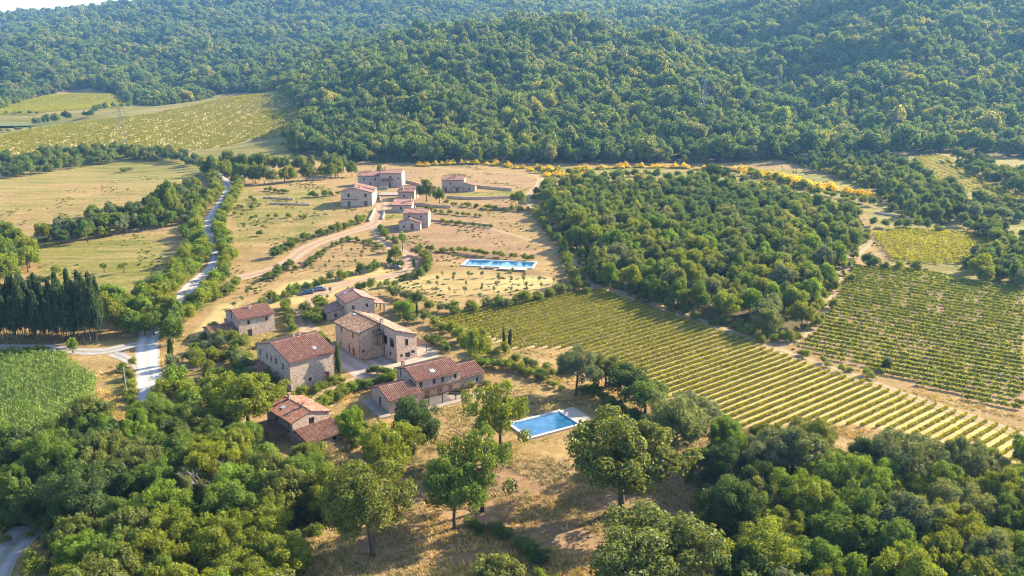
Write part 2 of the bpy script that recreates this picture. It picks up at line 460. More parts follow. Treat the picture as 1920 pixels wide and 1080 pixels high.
def water(name, deep, shallow, rip=1.2):
    t = NT(name); p = opos(t)
    n = t.noise(p, rip, 4, .6); n2 = t.noise(p, .35, 3)
    t.bsdf(t.mix(t.rng(n2, .3, .7), deep, shallow), .06, bump=n, bdist=.06, bstr=.5, spec=.5)
    return t.m
M['pool'] = water('pool_water', (.012, .075, .17), (.03, .13, .25))
M['lake'] = water('green_lake_water', (.05, .17, .13), (.07, .21, .16), .3)

# ------------------------------------------------------------------ ground sheet with land-use zones
def axis_lines(lo, hi, step, far_lo, far_hi, gr=1.07, cap=40):
    a = list(np.arange(lo, hi + .01, step)); s = step; x = a[-1]
    while x < far_hi: s = min(s * gr, cap); x += s; a.append(x)
    s = step; x = a[0]; b = []
    while x > far_lo: s = min(s * gr, cap); x -= s; b.append(x)
    return np.array(b[::-1] + a)
gxl = axis_lines(-260, 340, 1.7, -2550, 2550)
gyl = axis_lines(80, 560, 1.7, -110, 3050)
GXm, GYm = np.meshgrid(gxl, gyl)
GZm = hz(GXm, GYm)
VY1 = [(812, 602), (880, 578), (1000, 560), (1100, 546), (1135, 546), (1290, 600), (1400, 636), (1500, 676), (1640, 722), (1760, 760), (1925, 812), (1925, 880), (1800, 850), (1700, 815),
       (1600, 800), (1500, 800), (1400, 805), (1330, 800), (1250, 745), (1160, 690), (1080, 655), (960, 655), (900, 630)]
VY2 = [(1598, 498), (1700, 505), (1780, 520), (1860, 535), (1925, 545), (1925, 785), (1760, 735), (1640, 700), (1495, 655), (1535, 610), (1562, 560)]
VY3 = [(1630, 438), (1700, 430), (1800, 438), (1895, 454), (1872, 480), (1800, 496), (1720, 497), (1668, 488)]
VY4 = [(1705, 298), (1762, 290), (1782, 296), (1800, 318), (1860, 345), (1925, 368), (1925, 388), (1860, 374), (1800, 358), (1745, 330)]
VY5 = [(-60, 275), (0, 257), (60, 243), (170, 228), (290, 214), (380, 195), (452, 181), (545, 187), (585, 212), (552, 243), (520, 258), (470, 265), (420, 276), (330, 285), (200, 287), (100, 295), (-60, 300)]
VY6 = [(-40, 213), (20, 197), (70, 184), (150, 170), (215, 180), (262, 193), (215, 202), (150, 206), (60, 214), (0, 217)]
CORN = [(-40, 668), (60, 664), (110, 672), (180, 708), (176, 760), (120, 815), (60, 860), (-60, 880)]
Z = {n: [tuple(q) for q in ats(p)] for n, p in dict(VY1=VY1, VY2=VY2, VY3=VY3, VY4=VY4, VY5=VY5, VY6=VY6, CORN=CORN).items()}
ZG = [  # (pixels or world polygon, channel 0 green 1 soil 2 litter, strength, feather)
    ([(-60, 335), (110, 310), (270, 298), (375, 322), (330, 362), (200, 402), (60, 428), (-60, 420)], 0, .48, 10),
    ([(50, 455), (330, 432), (335, 475), (300, 530), (210, 590), (60, 570), (40, 500)], 0, .60, 8),
    ([(440, 365), (620, 345), (640, 400), (600, 440), (530, 460), (440, 480), (420, 420)], 0, .52, 8),
    ([(505, 372), (640, 372), (700, 390), (690, 412), (560, 410), (500, 400)], 0, .42, 6),
    ([(722, 400), (757, 400), (757, 412), (716, 412)], 0, .95, 2),
    ([(835, 362), (960, 355), (985, 372), (850, 376)], 0, .6, 4),
    ([(200, 560), (420, 560), (300, 640), (250, 640)], 0, .6, 6),
    ([(185, 700), (250, 690), (255, 790), (180, 800)], 0, .55, 4),
    ([(0, 950), (45, 960), (40, 990), (0, 1010)], 0, 1.0, 2),
    ([(540, 960), (700, 950), (760, 1080), (560, 1100)], 0, .45, 8),
    ([(1290, 920), (1335, 940), (1345, 1010), (1280, 1000)], 0, .5, 5),
    ([(1600, 395), (1830, 415), (1850, 445), (1640, 432)], 0, .55, 8),
    ([(1640, 492), (1930, 520), (1930, 545), (1640, 505)], 0, .6, 4),
    ([(1820, 280), (1925, 292), (1925, 320), (1860, 312)], 0, .4, 6),
    ([(1820, 400), (1940, 395), (1940, 520), (1850, 440)], 0, .85, 6),
    ([(700, 430), (900, 400), (1040, 480), (960, 490), (740, 500)], 1, .68, 10),
    ([(790, 330), (990, 325), (1010, 350), (900, 350)], 1, .6, 8),
    ([(660, 320), (800, 315), (800, 335), (700, 335)], 1, .7, 5),
    ([(860, 500), (1080, 505), (1060, 540), (850, 560), (700, 560)], 1, .45, 8),
    ([(760, 850), (1300, 850), (1340, 1000), (1250, 1090), (760, 1090), (600, 1060)], 1, .66, 8),
    ([(1630, 290), (1940, 290), (1940, 560), (1640, 510), (1610, 400)], 0, .56, 12), ([(-60, 275), (400, 285), (400, 340), (-60, 345)], 0, .6, 8), ([(-80, 185), (300, 190), (450, 165), (560, 175), (640, 230), (640, 305), (-80, 300)], 0, .62, 10),
    ([(300, 640), (560, 560), (640, 620), (480, 800), (330, 800)], 0, .5, 10), ([(560, 690), (760, 690), (980, 700), (700, 860), (540, 860)], 0, .40, 8), ([(800, 600), (960, 640), (1060, 720), (860, 690)], 0, .5, 6),
    ([(1000, 314), (1330, 312), (1480, 318), (1660, 345), (1660, 400), (1590, 410), (1470, 384), (1330, 358), (1090, 354)], 0, .62, 6), ([(560, 420), (700, 430), (720, 470), (560, 520), (500, 520)], 1, .5, 8), ([(640, 320), (1000, 322), (1010, 420), (780, 430)], 1, .44, 10), ([(420, 350), (500, 350), (490, 470), (430, 500)], 0, .55, 6),
    (Z['VY1'], 3, .66, 4), ([(430, 590), (520, 530), (700, 490), (760, 515), (860, 500), (1060, 520), (1030, 550), (860, 560), (740, 545), (560, 580)], 3, .55, 6), ([(340, 640), (400, 570), (470, 560), (430, 600), (390, 640)], 3, .6, 4), (Z['VY5'], 3, .62, 8),
    (Z['VY1'], 1, .15, 4), (Z['VY1'], 0, .30, 5), (Z['VY2'], 1, .7, 3), (Z['VY2'], 0, .40, 4), (Z['VY3'], 0, .62, 3), (Z['VY4'], 1, .7, 4),
    (Z['VY5'], 1, .5, 8), (Z['VY5'], 0, .46, 8), (Z['VY6'], 0, .75, 8), (Z['CORN'], 1, .9, 3),
]
WOOD_MID = [(1015, 362), (1090, 352), (1200, 354), (1330, 358), (1470, 382), (1585, 408), (1618, 440), (1600, 470), (1562, 512), (1540, 570), (1505, 620), (1455, 640), (1370, 618), (1280, 590), (1180, 556), (1105, 526), (1088, 480), (1045, 415)]
WOOD_LL = [(-60, 872), (60, 858), (190, 828), (300, 818), (420, 842), (520, 885), (600, 905), (665, 950), (610, 985), (560, 1040), (548, 1120), (530, 1230), (100, 1230), (100, 1080), (80, 1020), (-60, 965)]
WOOD_LR = [(1310, 870), (1390, 858), (1480, 868), (1620, 882), (1760, 885), (1990, 905), (2020, 1290), (1390, 1290), (1370, 1150), (1345, 1040), (1352, 960)]
SCRUB_R = [(1480, 304), (1590, 298), (1690, 312), (1735, 338), (1792, 362), (1800, 400), (1760, 420), (1700, 408), (1668, 372), (1600, 338), (1530, 318)]
FOREST_EDGE = [(-80, 225), (0, 205), (60, 182), (150, 165), (222, 177), (290, 199), (335, 194), (400, 178), (470, 172), (548, 180), (594, 213), (566, 240), (540, 262), (560, 290), (640, 301),
               (700, 305), (850, 306), (1000, 306), (1150, 306), (1300, 306), (1480, 300), (1590, 295), (1700, 291), (1790, 286), (1860, 291), (1990, 302)]
WLD = {n: [tuple(q) for q in ats(p)] for n, p in dict(MID=WOOD_MID, LL=WOOD_LL, LR=WOOD_LR, SCRUB=SCRUB_R).items()}
WLD['FOREST'] = [tuple(q) for q in ats(FOREST_EDGE)] + [(2300, 1100, 0), (2500, 3000, 0), (-2500, 3000, 0), (-2500, 1300, 0)]
WLD['CLEAR'] = [tuple(q) for q in ats([(195, 90), (250, 82), (310, 82), (320, 90), (280, 97), (215, 96)])]
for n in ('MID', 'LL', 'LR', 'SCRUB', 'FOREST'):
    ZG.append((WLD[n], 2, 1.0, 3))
zone = np.zeros(GXm.shape + (4,), np.float32)
for poly, ch, st, fe in ZG:
    if len(poly[0]) == 2: poly = ats(poly)
    P = np.array([q[:2] for q in poly]); x0, y0 = P.min(0) - fe; x1, y1 = P.max(0) + fe
    i0, i1 = np.searchsorted(gxl, (x0, x1)); j0, j1 = np.searchsorted(gyl, (y0, y1))
    sx, sy = GXm[j0:j1, i0:i1], GYm[j0:j1, i0:i1]
    if sx.size == 0: continue
    d = polydist(sx, sy, P); ins = inpoly(sx, sy, P); sd = np.where(ins, d, -d)
    m = np.clip(.5 + sd / (2 * fe), 0, 1); m = m * m * (3 - 2 * m)
    zone[j0:j1, i0:i1, ch] = np.maximum(zone[j0:j1, i0:i1, ch], m * st)
CL = np.array([q[:2] for q in WLD['CLEAR']])
m = inpoly(GXm, GYm, CL); zone[m, 2] = 0; zone[m, 1] = 1
# lake basin
LAKE = [at(30, 233)[0] - 45, at(30, 233)[1] + 6]
lake_z = float(hz(LAKE[0], LAKE[1])) - 1.0
dl = np.hypot((GXm - LAKE[0]) / 95, (GYm - LAKE[1]) / 38)
GZm = np.where(dl < 1.25, np.minimum(GZm, lake_z + (dl - 1) * 14), GZm)
ny, nx = GXm.shape
idx = np.arange(nx * ny).reshape(ny, nx)
Fq = np.stack([idx[:-1, :-1], idx[:-1, 1:], idx[1:, 1:], idx[1:, :-1]], -1).reshape(-1, 4)
POOLS = []   # (cx, cy, ang, w, d, depth) cut into the sheet below
pL = dict(c=(3.78, 150.06), a=R(30.6), w=13.2, d=7.9)
pU = dict(c=tuple(at(868, 499)[:2]), a=math.atan2(at(996, 507)[1] - at(868, 499)[1], at(996, 507)[0] - at(868, 499)[0]), w=0, d=0)
q0, q1, q2 = at(868, 499), at(996, 507), at(992, 491)
pU['w'] = float(np.hypot(*(q1 - q0)[:2])); pU['d'] = float(np.hypot(*(q2 - q1)[:2])) * .9
for pl in (pL, pU):
    dx, dy = GXm - pl['c'][0], GYm - pl['c'][1]; ca, sa = math.cos(pl['a']), math.sin(pl['a'])
    u, v = dx * ca + dy * sa, -dx * sa + dy * ca
    cxm = pl['c'][0] + ca * pl['w'] / 2 - sa * pl['d'] / 2; cym = pl['c'][1] + sa * pl['w'] / 2 + ca * pl['d'] / 2
    pl['z'] = float(hz(cxm, cym)) + .3
    k = np.maximum(np.maximum(-u, u - pl['w']), np.maximum(-v, v - pl['d']))
    if pl is pL: k = np.minimum(k, np.maximum(np.maximum(-u, u - pl['w'] - 4.5), np.maximum(-v - .4, v - pl['d'])))
    GZm = np.where(k < 2.6, pl['z'] - .3, np.where(k < 9, pl['z'] - .3 + (GZm - pl['z'] + .3) * (k - 2.6) / 6.4, GZm))
me = mesh_np('ground', np.stack([GXm, GYm, GZm], -1).reshape(-1, 3), Fq, M['ground'], True, {'zone': ('FLOAT_COLOR', zone.reshape(-1, 4))})
tag(link('ground', me), kind='structure')
t = np.linspace(0, 2 * math.pi, 60, endpoint=False)
mb = MB(); mb.poly([(LAKE[0] + 110 * math.cos(a), LAKE[1] + 46 * math.sin(a), lake_z) for a in t])
tag(mb.build('lake', M['lake']), kind='structure')

# ------------------------------------------------------------------ roads, tracks and paved areas: sheets laid on the terrain
ROADS = []
def ribbon(name, px, width, mat, off=.05, world=False, wob=.18):
    P = smooth(px if world else ats(px), 14)
    L = np.r_[0, np.cumsum(np.hypot(*np.diff(P, axis=0).T))]
    s = np.arange(0, L[-1], 1.2)
    P = np.stack([np.interp(s, L, P[:, 0]), np.interp(s, L, P[:, 1])], -1)
    T = np.gradient(P, axis=0); T /= np.linalg.norm(T, axis=1)[:, None] + 1e-9
    N = np.stack([-T[:, 1], T[:, 0]], -1)
    U = np.linspace(-1, 1, 7); V = []; A = []
    wl = width / 2 * (1 + wob * NP.standard_normal(len(P)).cumsum() * .0 + wob * (np.sin(s * .31 + 1) * .5 + np.sin(s * .83) * .3 + NP.uniform(-.3, .3, len(s))))
    for u in U:
        Q = P + N * (wl * u)[:, None]
        V.append(np.c_[Q, hz(Q[:, 0], Q[:, 1]) + off]); A.append(np.full(len(P), u))
    n = len(P); V = np.concatenate(V); A = np.concatenate(A)
    F = []
    for k in range(6):
        i = np.arange(n - 1) + k * n
        F.append(np.stack([i, i + 1, i + 1 + n, i + n], -1))
    F = np.concatenate(F)[:, ::-1]
    o = link(name, mesh_np(name, V, F, mat, True, {'across': ('FLOAT', A)}))
    tag(o, kind='structure')
    ROADS.append((P, width / 2 * 1.05))
    return P
ROAD = ribbon('gravel_road', [(300, 840), (286, 775), (280, 735), (278, 700), (277, 670), (276, 645), (288, 615), (315, 580), (340, 556), (368, 528), (398, 503), (407, 480), (400, 452), (392, 430), (398, 406), (412, 386), (424, 366), (428, 350), (416, 333), (398, 322), (380, 311), (362, 303)], 6.2, M['gravel'], .07, wob=.08)
ribbon('farm_lane', [(-60, 652), (30, 651), (90, 653), (140, 658), (190, 659), (232, 651), (262, 644), (275, 640)], 5.0, M['lane'], .05)
ribbon('farm_lane', [(212, 662), (240, 674), (262, 688), (274, 697)], 3.6, M['lane'], .055)
ribbon('driveway', [(280, 702), (310, 694), (338, 686), (370, 690), (420, 683)], 4.6, M['dirt'], .05)
ribbon('farm_lane', [(-60, 1150), (-20, 1085), (10, 1040), (40, 1005), (60, 985)], 6.0, M['lane'], .05)
ribbon('dirt_road', [(716, 374), (716, 390), (708, 405), (700, 420), (660, 434), (610, 450), (570, 468), (548, 485), (525, 500), (480, 514), (435, 524)], 7.5, M['dirt'], .05)
ribbon('dirt_road', [(702, 424), (712, 442), (730, 462), (758, 474), (772, 486), (768, 502), (748, 514), (700, 522), (655, 530), (615, 540), (560, 556)], 5.5, M['dirt'], .06)
ribbon('dirt_road', [(620, 540), (585, 562), (572, 590), (578, 615), (600, 632)], 5.5, M['dirt'], .065)
ribbon('dirt_road', [(560, 752), (600, 738), (640, 722), (700, 708), (740, 702), (790, 690)], 4.6, M['dirt'], .05)
ribbon('forest_track', [(985, 372), (1010, 400), (1045, 445), (1072, 488), (1083, 520), (1110, 536), (1160, 548), (1250, 580), (1350, 616), (1440, 650), (1500, 672), (1600, 706), (1700, 742), (1800, 776), (1935, 822)], 4.4, M['track'], .05)
ribbon('forest_track', [(1440, 652), (1490, 634), (1522, 608), (1545, 570), (1560, 530), (1590, 492), (1620, 462), (1640, 450)], 5.0, M['track'], .055)
ribbon('footpath', [(690, 412), (640, 428)], 2.0, M['dirt'], .07)
ribbon('forest_track', [(800, 312), (900, 322), (1000, 328), (1010, 345), (985, 372)], 4.0, M['track'], .05)
ribbon('field_track', [(880, 420), (960, 440), (1040, 468)], 2.4, M['track'], .05)
ribbon('field_track', [(560, 222), (590, 212), (560, 192), (480, 184)], 3.4, M['track'], .06)

def rect_world(c, a, u0, u1, v0, v1):
    ca, sa = math.cos(a), math.sin(a)
    return lambda u, v: (c[0] + u * ca - v * sa, c[1] + u * sa + v * ca)
def slab(name, c, a, u0, u1, v0, v1, z, h, mat, kind='structure', label=None, cat=None, parent=None):
    mb = MB(); mb.box(u0, u1, v0, v1, -h, 0)
    o = mb.build(name, mat, parent, (c[0], c[1], z)); o.rotation_euler[2] = a
    tag(o, label, cat, kind=kind)
    return o

# ------------------------------------------------------------------ pools
def pool(pl, label, deck=None):
    root = empty('swimming_pool', (*pl['c'], pl['z']), pl['a'])
    tag(root, label, 'swimming pool')
    w_, d_ = pl['w'], pl['d']; cw = .75
    mb = MB()
    mb.box(-cw, w_ + cw, -cw, 0, -.5, .12); mb.box(-cw, w_ + cw, d_, d_ + cw, -.5, .12)
    mb.box(-cw, 0, 0, d_, -.5, .12); mb.box(w_, w_ + cw, 0, d_, -.5, .12)
    mb.build('coping', M['coping'], root)
    mb = MB()
    for (x0, x1, y0, y1) in ((0, w_, 0, .1), (0, w_, d_ - .1, d_), (0, .1, .1, d_ - .1), (w_ - .1, w_, .1, d_ - .1)):
        mb.box(x0, x1, y0, y1, -.29, -.003)
    mb.build('basin', plain('pale_blue_basin', (.35, .55, .68), .6) if 'basin' not in M else M['basin'], root)
    nxx, nyy = 40, 24
    V = [(.1 + (w_ - .2) * i / nxx, .1 + (d_ - .2) * j / nyy, -.11) for j in range(nyy + 1) for i in range(nxx + 1)]
    F = [(j * (nxx + 1) + i, j * (nxx + 1) + i + 1, (j + 1) * (nxx + 1) + i + 1, (j + 1) * (nxx + 1) + i) for j in range(nyy) for i in range(nxx)]
    link('water', mesh_np('water', V, F, M['pool'], True), root)
    if deck:
        for k, (x0, x1, y0, y1) in enumerate(deck):
            # individual flags, laid with open joints
            mb = MB(); mb.box(x0, x1, y0, y1, -.4, .055); mb.build('deck_bed', M['paving'], root)
            nxf, nyf = max(2, int((x1 - x0) / 1.0)), max(2, int((y1 - y0) / 1.0))
            fw, fh = (x1 - x0) / nxf, (y1 - y0) / nyf
            fm = MB(); fm.box(.02, fw - .02, .02, fh - .02, 0, .05); fme = fm.mesh('paving_slab', M['deck'])
            for i in range(nxf):
                for j in range(nyf):
                    link('paving_slab', fme, root, (x0 + i * fw, y0 + j * fh, .056 + rnd.uniform(-.004, .006)))
    mb = MB()
    for s in (-.22, .22):
        mb.tube([(w_ * .72 + s, d_ - .35, -.9), (w_ * .72 + s, d_ - .3, .55), (w_ * .72 + s, d_ + .1, .85), (w_ * .72 + s, d_ + .45, .6), (w_ * .72 + s, d_ + .5, .12)], .03, 6)
    for k in range(3): mb.tube([(w_ * .72 - .22, d_ - .33, -.5 + .3 * k), (w_ * .72 + .22, d_ - .33, -.5 + .3 * k)], .025, 6)
    mb.build('ladder', M['metal'], root)
    return root
M['basin'] = plain('pale_blue_basin', (.35, .55, .68), .6)
M['deck'] = plain('pinkish_travertine_flag', (.40, .335, .29), .85, .15, 0, .2, .6)
pool(pL, 'nearest rectangular blue swimming pool with white coping and paved deck in the dry meadow', [(13.95, 17.6, .2, 8.2)])
ru = pool(pU, 'long narrow distant blue swimming pool with pale coping below the hamlet', [(pU['w'] * .55, pU['w'] * .95, -4.2, -.75)])
mb = MB(); mb.box(pU['w'] * .33, pU['w'] * .48, -3.4, -.95, -.6, .02); mb.build('recess_shade_box', M['wood_dark'], ru)  # dark box, its colour standing in for shade in a recessed wall
mb = MB(); mb.box(pU['w'] * .29, pU['w'] * .325, -3.4, -.95, -.6, .3); mb.build('end_wall', M['coping'], ru)

# ------------------------------------------------------------------ houses
def facade(mb, p0, p1, zb, top, ops=(), depth=.28):
    """wall from p0 to p1 (left to right seen from outside); top = [(s, z)...] polyline; ops = (s0, s1, z0, z1)"""
    P0, P1 = Vector((*p0, 0)), Vector((*p1, 0)); d = P1 - P0; L = d.length; d.normalize(); nin = Vector((-d.y, d.x, 0))
    def pt(s, z, k=0.0):
        q = P0 + d * s + nin * k
        return (q.x, q.y, z)
    ze = min(z for _, z in top)
    xs = sorted({0.0, L, *[o[0] for o in ops], *[o[1] for o in ops]}); zs = sorted({zb, ze, *[o[2] for o in ops], *[o[3] for o in ops]})
    def ztop(s):
        for (a, za), (b, zb_) in zip(top, top[1:]):
            if a - 1e-6 <= s <= b + 1e-6: return za + (zb_ - za) * (s - a) / max(b - a, 1e-6)
        return ze
    xs = sorted({*xs, *[a for a, _ in top]})
    for x0, x1 in zip(xs, xs[1:]):
        for z0, z1 in zip(zs, zs[1:]):
            if z0 >= ze - 1e-6 and z1 > ze: pass
            xm, zm = (x0 + x1) / 2, (z0 + z1) / 2
            if any(o[0] < xm < o[1] and o[2] < zm < o[3] for o in ops): continue
            a0, a1 = min(z1, ztop(x0)), min(z1, ztop(x1))
            if z1 >= zs[-1] - 1e-6: a0, a1 = ztop(x0), ztop(x1)
            if a0 <= z0 and a1 <= z0: continue
            mb.poly([pt(x0, z0), pt(x1, z0), pt(x1, max(a1, z0)), pt(x0, max(a0, z0))])
    for (s0, s1, z0, z1) in ops:
        for a, b in (((s0, z0), (s1, z0)), ((s1, z0), (s1, z1)), ((s1, z1), (s0, z1)), ((s0, z1), (s0, z0))):
            mb.poly([pt(*a), pt(*b), pt(*b, depth), pt(*a, depth)])
    return pt

class House:
    def __init__(s, name, label, corner, ang, wall='stone', roof='tiles', cat='house', z=None):
        zz = float(hz(*corner)) if z is None else z
        s.root = empty(name, (*corner, zz), ang)
        tag(s.root, label, cat); s.wall, s.rf = wall, roof; s.z0 = zz
    def opening(s, pt, o, kind, mat):
        s0, s1, z0, z1 = o
        if kind == 'hole': return
        a, b, c, d_ = pt(s0, z0, .16), pt(s1, z0, .16), pt(s1, z1, .16), pt(s0, z1, .16)
        ux = Vector(b) - Vector(a); ux.normalize(); n = Vector((-ux.y, ux.x, 0))
        def bar(mb, x0, x1, y0, y1, k0, k1):
            P = [Vector(a) + ux * x + Vector((0, 0, y)) + n * k for k in (k0, k1) for (x, y) in ((x0, y0), (x1, y0), (x1, y1), (x0, y1))]
            i = len(mb.v); mb.v += [tuple(p) for p in P]
            mb.f += [[i + q for q in f] for f in ((0, 1, 2, 3), (7, 6, 5, 4), (1, 0, 4, 5), (2, 1, 5, 6), (3, 2, 6, 7), (0, 3, 7, 4))]
        W, Hh = s1 - s0, z1 - z0; e = .004
        if kind == 'window':
            mb = MB(); t_ = .09
            bar(mb, e, t_, e, Hh - e, 0, .09); bar(mb, W - t_, W - e, e, Hh - e, 0, .09); bar(mb, t_, W - t_, e, t_, 0, .09); bar(mb, t_, W - t_, Hh - t_, Hh - e, 0, .09)
            if W > .6: bar(mb, W / 2 - .035, W / 2 + .035, t_, Hh - t_, .005, .085)
            f = mb.build('window', M[mat], s.root)
            mb = MB(); bar(mb, t_, W - t_, t_, Hh - t_, .05, .07); mb.build('pane', M['glass'], f)
            mb = MB(); bar(mb, -.12, W + .12, -.12, -.004, -.24, -.02); mb.build('sill', M['lintel'], f)
            mb = MB(); bar(mb, -.16, W + .16, Hh + .004, Hh + .22, -.19, -.02); mb.build('lintel', M['lintel'], f)
        else:
            mb = MB(); nb = max(2, int(W / .3))
            for i in range(nb): bar(mb, e + i * (W - 2 * e) / nb + .01, e + (i + 1) * (W - 2 * e) / nb - .01, e, Hh - e, .02, .09)
            f = mb.build('door', M[mat], s.root)
            mb = MB(); bar(mb, -.2, W + .2, Hh + .004, Hh + .25, -.19, -.02); mb.build('lintel', M['lintel'], f)
            mb = MB(); bar(mb, W * .8, W * .8 + .1, 1.0, 1.06, -.05, .018); mb.build('handle', M['metal'], f)
    def block(s, a, b, w_, d_, axis, prof, ops={}, skip=(), over=.4, roof=True, zb=-1.6, wall=None, mat=None, rmat=None, step=None, vo=None):
        """box of walls with a roof whose ridge runs along axis 'u' (profile over b) or 'v' (profile over a)"""
        mb = MB(); prof = [(float(x), float(y)) for x, y in prof]
        h0, h1 = prof[0][1], prof[-1][1]; rev = [(prof[-1][0] - x, z) for x, z in prof[::-1]]
        if axis == 'u': tops = dict(front=[(0, h0), (w_, h0)], back=[(0, h1), (w_, h1)], left=rev, right=prof)
        else: tops = dict(front=prof, back=rev, left=[(0, h0), (d_, h0)], right=[(0, h1), (d_, h1)])
        C_ = dict(front=((a, b), (a + w_, b)), right=((a + w_, b), (a + w_, b + d_)), back=((a + w_, b + d_), (a, b + d_)), left=((a, b + d_), (a, b)))
        for f in ('front', 'right', 'back', 'left'):
            if f in skip: continue
            oo = ops.get(f, [])
            pt = facade(mb, *C_[f], zb, tops[f], [o[:4] for o in oo])
            for o in oo: s.opening(pt, o[:4], o[4] if len(o) > 4 else 'window', o[5] if len(o) > 5 else 'wood')
        mb.build('wall', M[wall or s.wall], s.root)
        if roof: s.roof(a, b, w_, d_, axis, prof, over, rmat, vo)
    def roof(s, a, b, w_, d_, axis, prof, over=.4, rmat=None, vo=None):
        vo = .25 if vo is None else vo
        th = .16; sl_ = MB(); tl = MB(); n = len(prof)
        def P(x, y, z): return (a + y, b + x, z) if axis == 'u' else (a + x, b + y, z)
        Lr = w_ if axis == 'u' else d_
        for k in range(n - 1):
            (x0, z0), (x1, z1) = prof[k], prof[k + 1]
            g_ = (z1 - z0) / (x1 - x0)
            e0 = x0 - over if k == 0 else x0; e1 = x1 + over if k == n - 2 else x1
            f0, f1 = z0 + g_ * (e0 - x0) + .02, z0 + g_ * (e1 - x0) + .02
            y0, y1 = -vo, Lr + vo
            q = [(e0, f0), (e1, f1), (e1, f1 + th), (e0, f0 + th)]
            i = len(sl_.v); sl_.v += [P(x, y, z) for y in (y0, y1) for x, z in q]
            sl_.f += [[i + t_ for t_ in f] for f in ((0, 1, 2, 3), (7, 6, 5, 4), (0, 4, 5, 1), (1, 5, 6, 2), (2, 6, 7, 3), (3, 7, 4, 0))]
            nr = max(3, int(round((y1 - y0) / .5))); pw = (y1 - y0) / nr
            up = 1 if z1 >= z0 else -1
            for r in range(nr):
                yc = y0 + (r + .5) * pw; j = rnd.uniform(-.03, .03); jz = rnd.uniform(-.015, .02)
                prev = None; seg = 3
                for q_ in range(seg + 1):
                    tt = q_ / seg; x = e0 - .04 + (e1 - e0 + .08) * tt; z = f0 + th + (f1 - f0) * tt + jz + rnd.uniform(-.012, .012)
                    ring = []
                    for t_ in range(5):
                        an = math.pi * t_ / 4; yy = yc + j + pw * .31 * math.cos(an); zz = z + .17 * math.sin(an) - .005
                        ring.append(len(tl.v)); tl.v.append(P(x, yy, zz))
                    if prev:
                        for t_ in range(4): tl.f.append([prev[t_], prev[t_ + 1], ring[t_ + 1], ring[t_]])
                    prev = ring
        for x, z, sgn in ((prof[0][0] - over, prof[0][1] - (prof[1][1] - prof[0][1]) / (prof[1][0] - prof[0][0]) * over, -1), (prof[-1][0] + over, prof[-1][1] + (prof[-1][1] - prof[-2][1]) / (prof[-1][0] - prof[-2][0]) * over, 1)):
            gt = MB(); gt.tube([P(x + sgn * .09, -vo, z + .03), P(x + sgn * .09, Lr + vo, z + .03)], .085, 6)
            gt.build('gutter', M['copper'], s.root)
        # ridge caps
        for k in range(1, n - 1):
            x, z = prof[k]; pts = [P(x, -vo + (Lr + 2 * vo) * i / 12, z + th + .07 + rnd.uniform(-.015, .015)) for i in range(13)]
            tl.tube(pts, .15, 6)
        r_ = sl_.build('roof', M['roof_bed'], s.root)
        tr = tl.build('tile_rows', M[rmat or s.rf], r_, sm=False); tag(tr, kind='stuff')
        return r_
    def chimney(s, a, b, z0, z1, wd=.7):
        mb = MB(); mb.box(a - wd / 2, a + wd / 2, b - wd / 2, b + wd / 2, z0, z1); c = mb.build('chimney', M[s.wall], s.root)
        mb = MB(); mb.box(a - wd / 2 - .1, a + wd / 2 + .1, b - wd / 2 - .1, b + wd / 2 + .1, z1 + .22, z1 + .32)
        for q in ((-1, -1), (-1, 1), (1, 1), (1, -1)): mb.box(a + q[0] * wd * .36 - .08, a + q[0] * wd * .36 + .08, b + q[1] * wd * .36 - .08, b + q[1] * wd * .36 + .08, z1 + .003, z1 + .22)
        mb.build('chimney_cap', M['tiles'], c)
    def pipe(s, a, b, z0, z1):
        mb = MB(); mb.tube([(a, b, z0), (a, b, z1)], .07, 6); mb.build('downpipe', M['copper'], s.root)
    def skylight(s, axis, a, b, z, g_, w_=.9, l_=1.2):
        """small window lying on a roof plane with slope g_ along b ('u') or a ('v')"""
        mb = MB()
        for (x0, x1, y0, y1, z0, z1) in ((-w_ / 2, w_ / 2, -l_ / 2, l_ / 2, .2, .40),):
            mb.box(x0, x1, y0, y1, z0, z1)
        f = mb.build('skylight', M['metal'], s.root, (a, b, z)); f.rotation_euler = (math.atan(g_), 0, 0) if axis == 'u' else (0, -math.atan(g_), 0)
        mb = MB(); mb.box(-w_ / 2 + .08, w_ / 2 - .08, -l_ / 2 + .08, l_ / 2 - .08, .403, .415); mb.build('pane', M['sky_glass'], f)

W = lambda c, z0, w_=.8, h=1.25, m='wood_dark': (c - w_ / 2, c + w_ / 2, z0, z0 + h, 'window', m)
D = lambda c, w_=1.1, h=2.2, m='wood': (c - w_ / 2, c + w_ / 2, .02, h, 'door', m)

# A: the tall house beside the cypress
h = House('stone_house', 'tall stone farmhouse with plain striped tile roof and red door, left of the slim cypress', (-55.3, 174.1), R(42.5))
A_d, A_w = 18.8, 12.8
L = lambda fr: A_d * (1 - fr)
h.block(0, 0, A_w, A_d, 'u', [(0, 7.8), (9.4, 10.3), (18.8, 7.8)], dict(
    front=[(9.3, 10.7, .4, 2.7, 'door', 'redwood'), W(5.3, 1.5, .8, .9)],
    left=[W(L(.2), 4.9, .85, 1.7), W(L(.4), 5.2, .85, 1.9), W(L(.55), 5.2, .8, 1.6), W(L(.68), 5.3, .8, 1.7), W(L(.89), 5.3, .8, 1.6), W(L(.4), 2.2, .8, 1.2), W(L(.75), 2.2, .8, 1.2)],
    back=[W(4, 5), W(9, 5)], right=[W(5, 5), W(12, 5), D(8)]))
h.block(-4.2, 11.5, 4.18, 7.0, 'v', [(0, 2.2), (4.18, 3.4)], {'left': [W(2, .8), D(5)]}, skip=('right',))
h.pipe(-.12, -.12, -1, 7.7); h.pipe(A_w + .12, -.12, -1, 7.7)
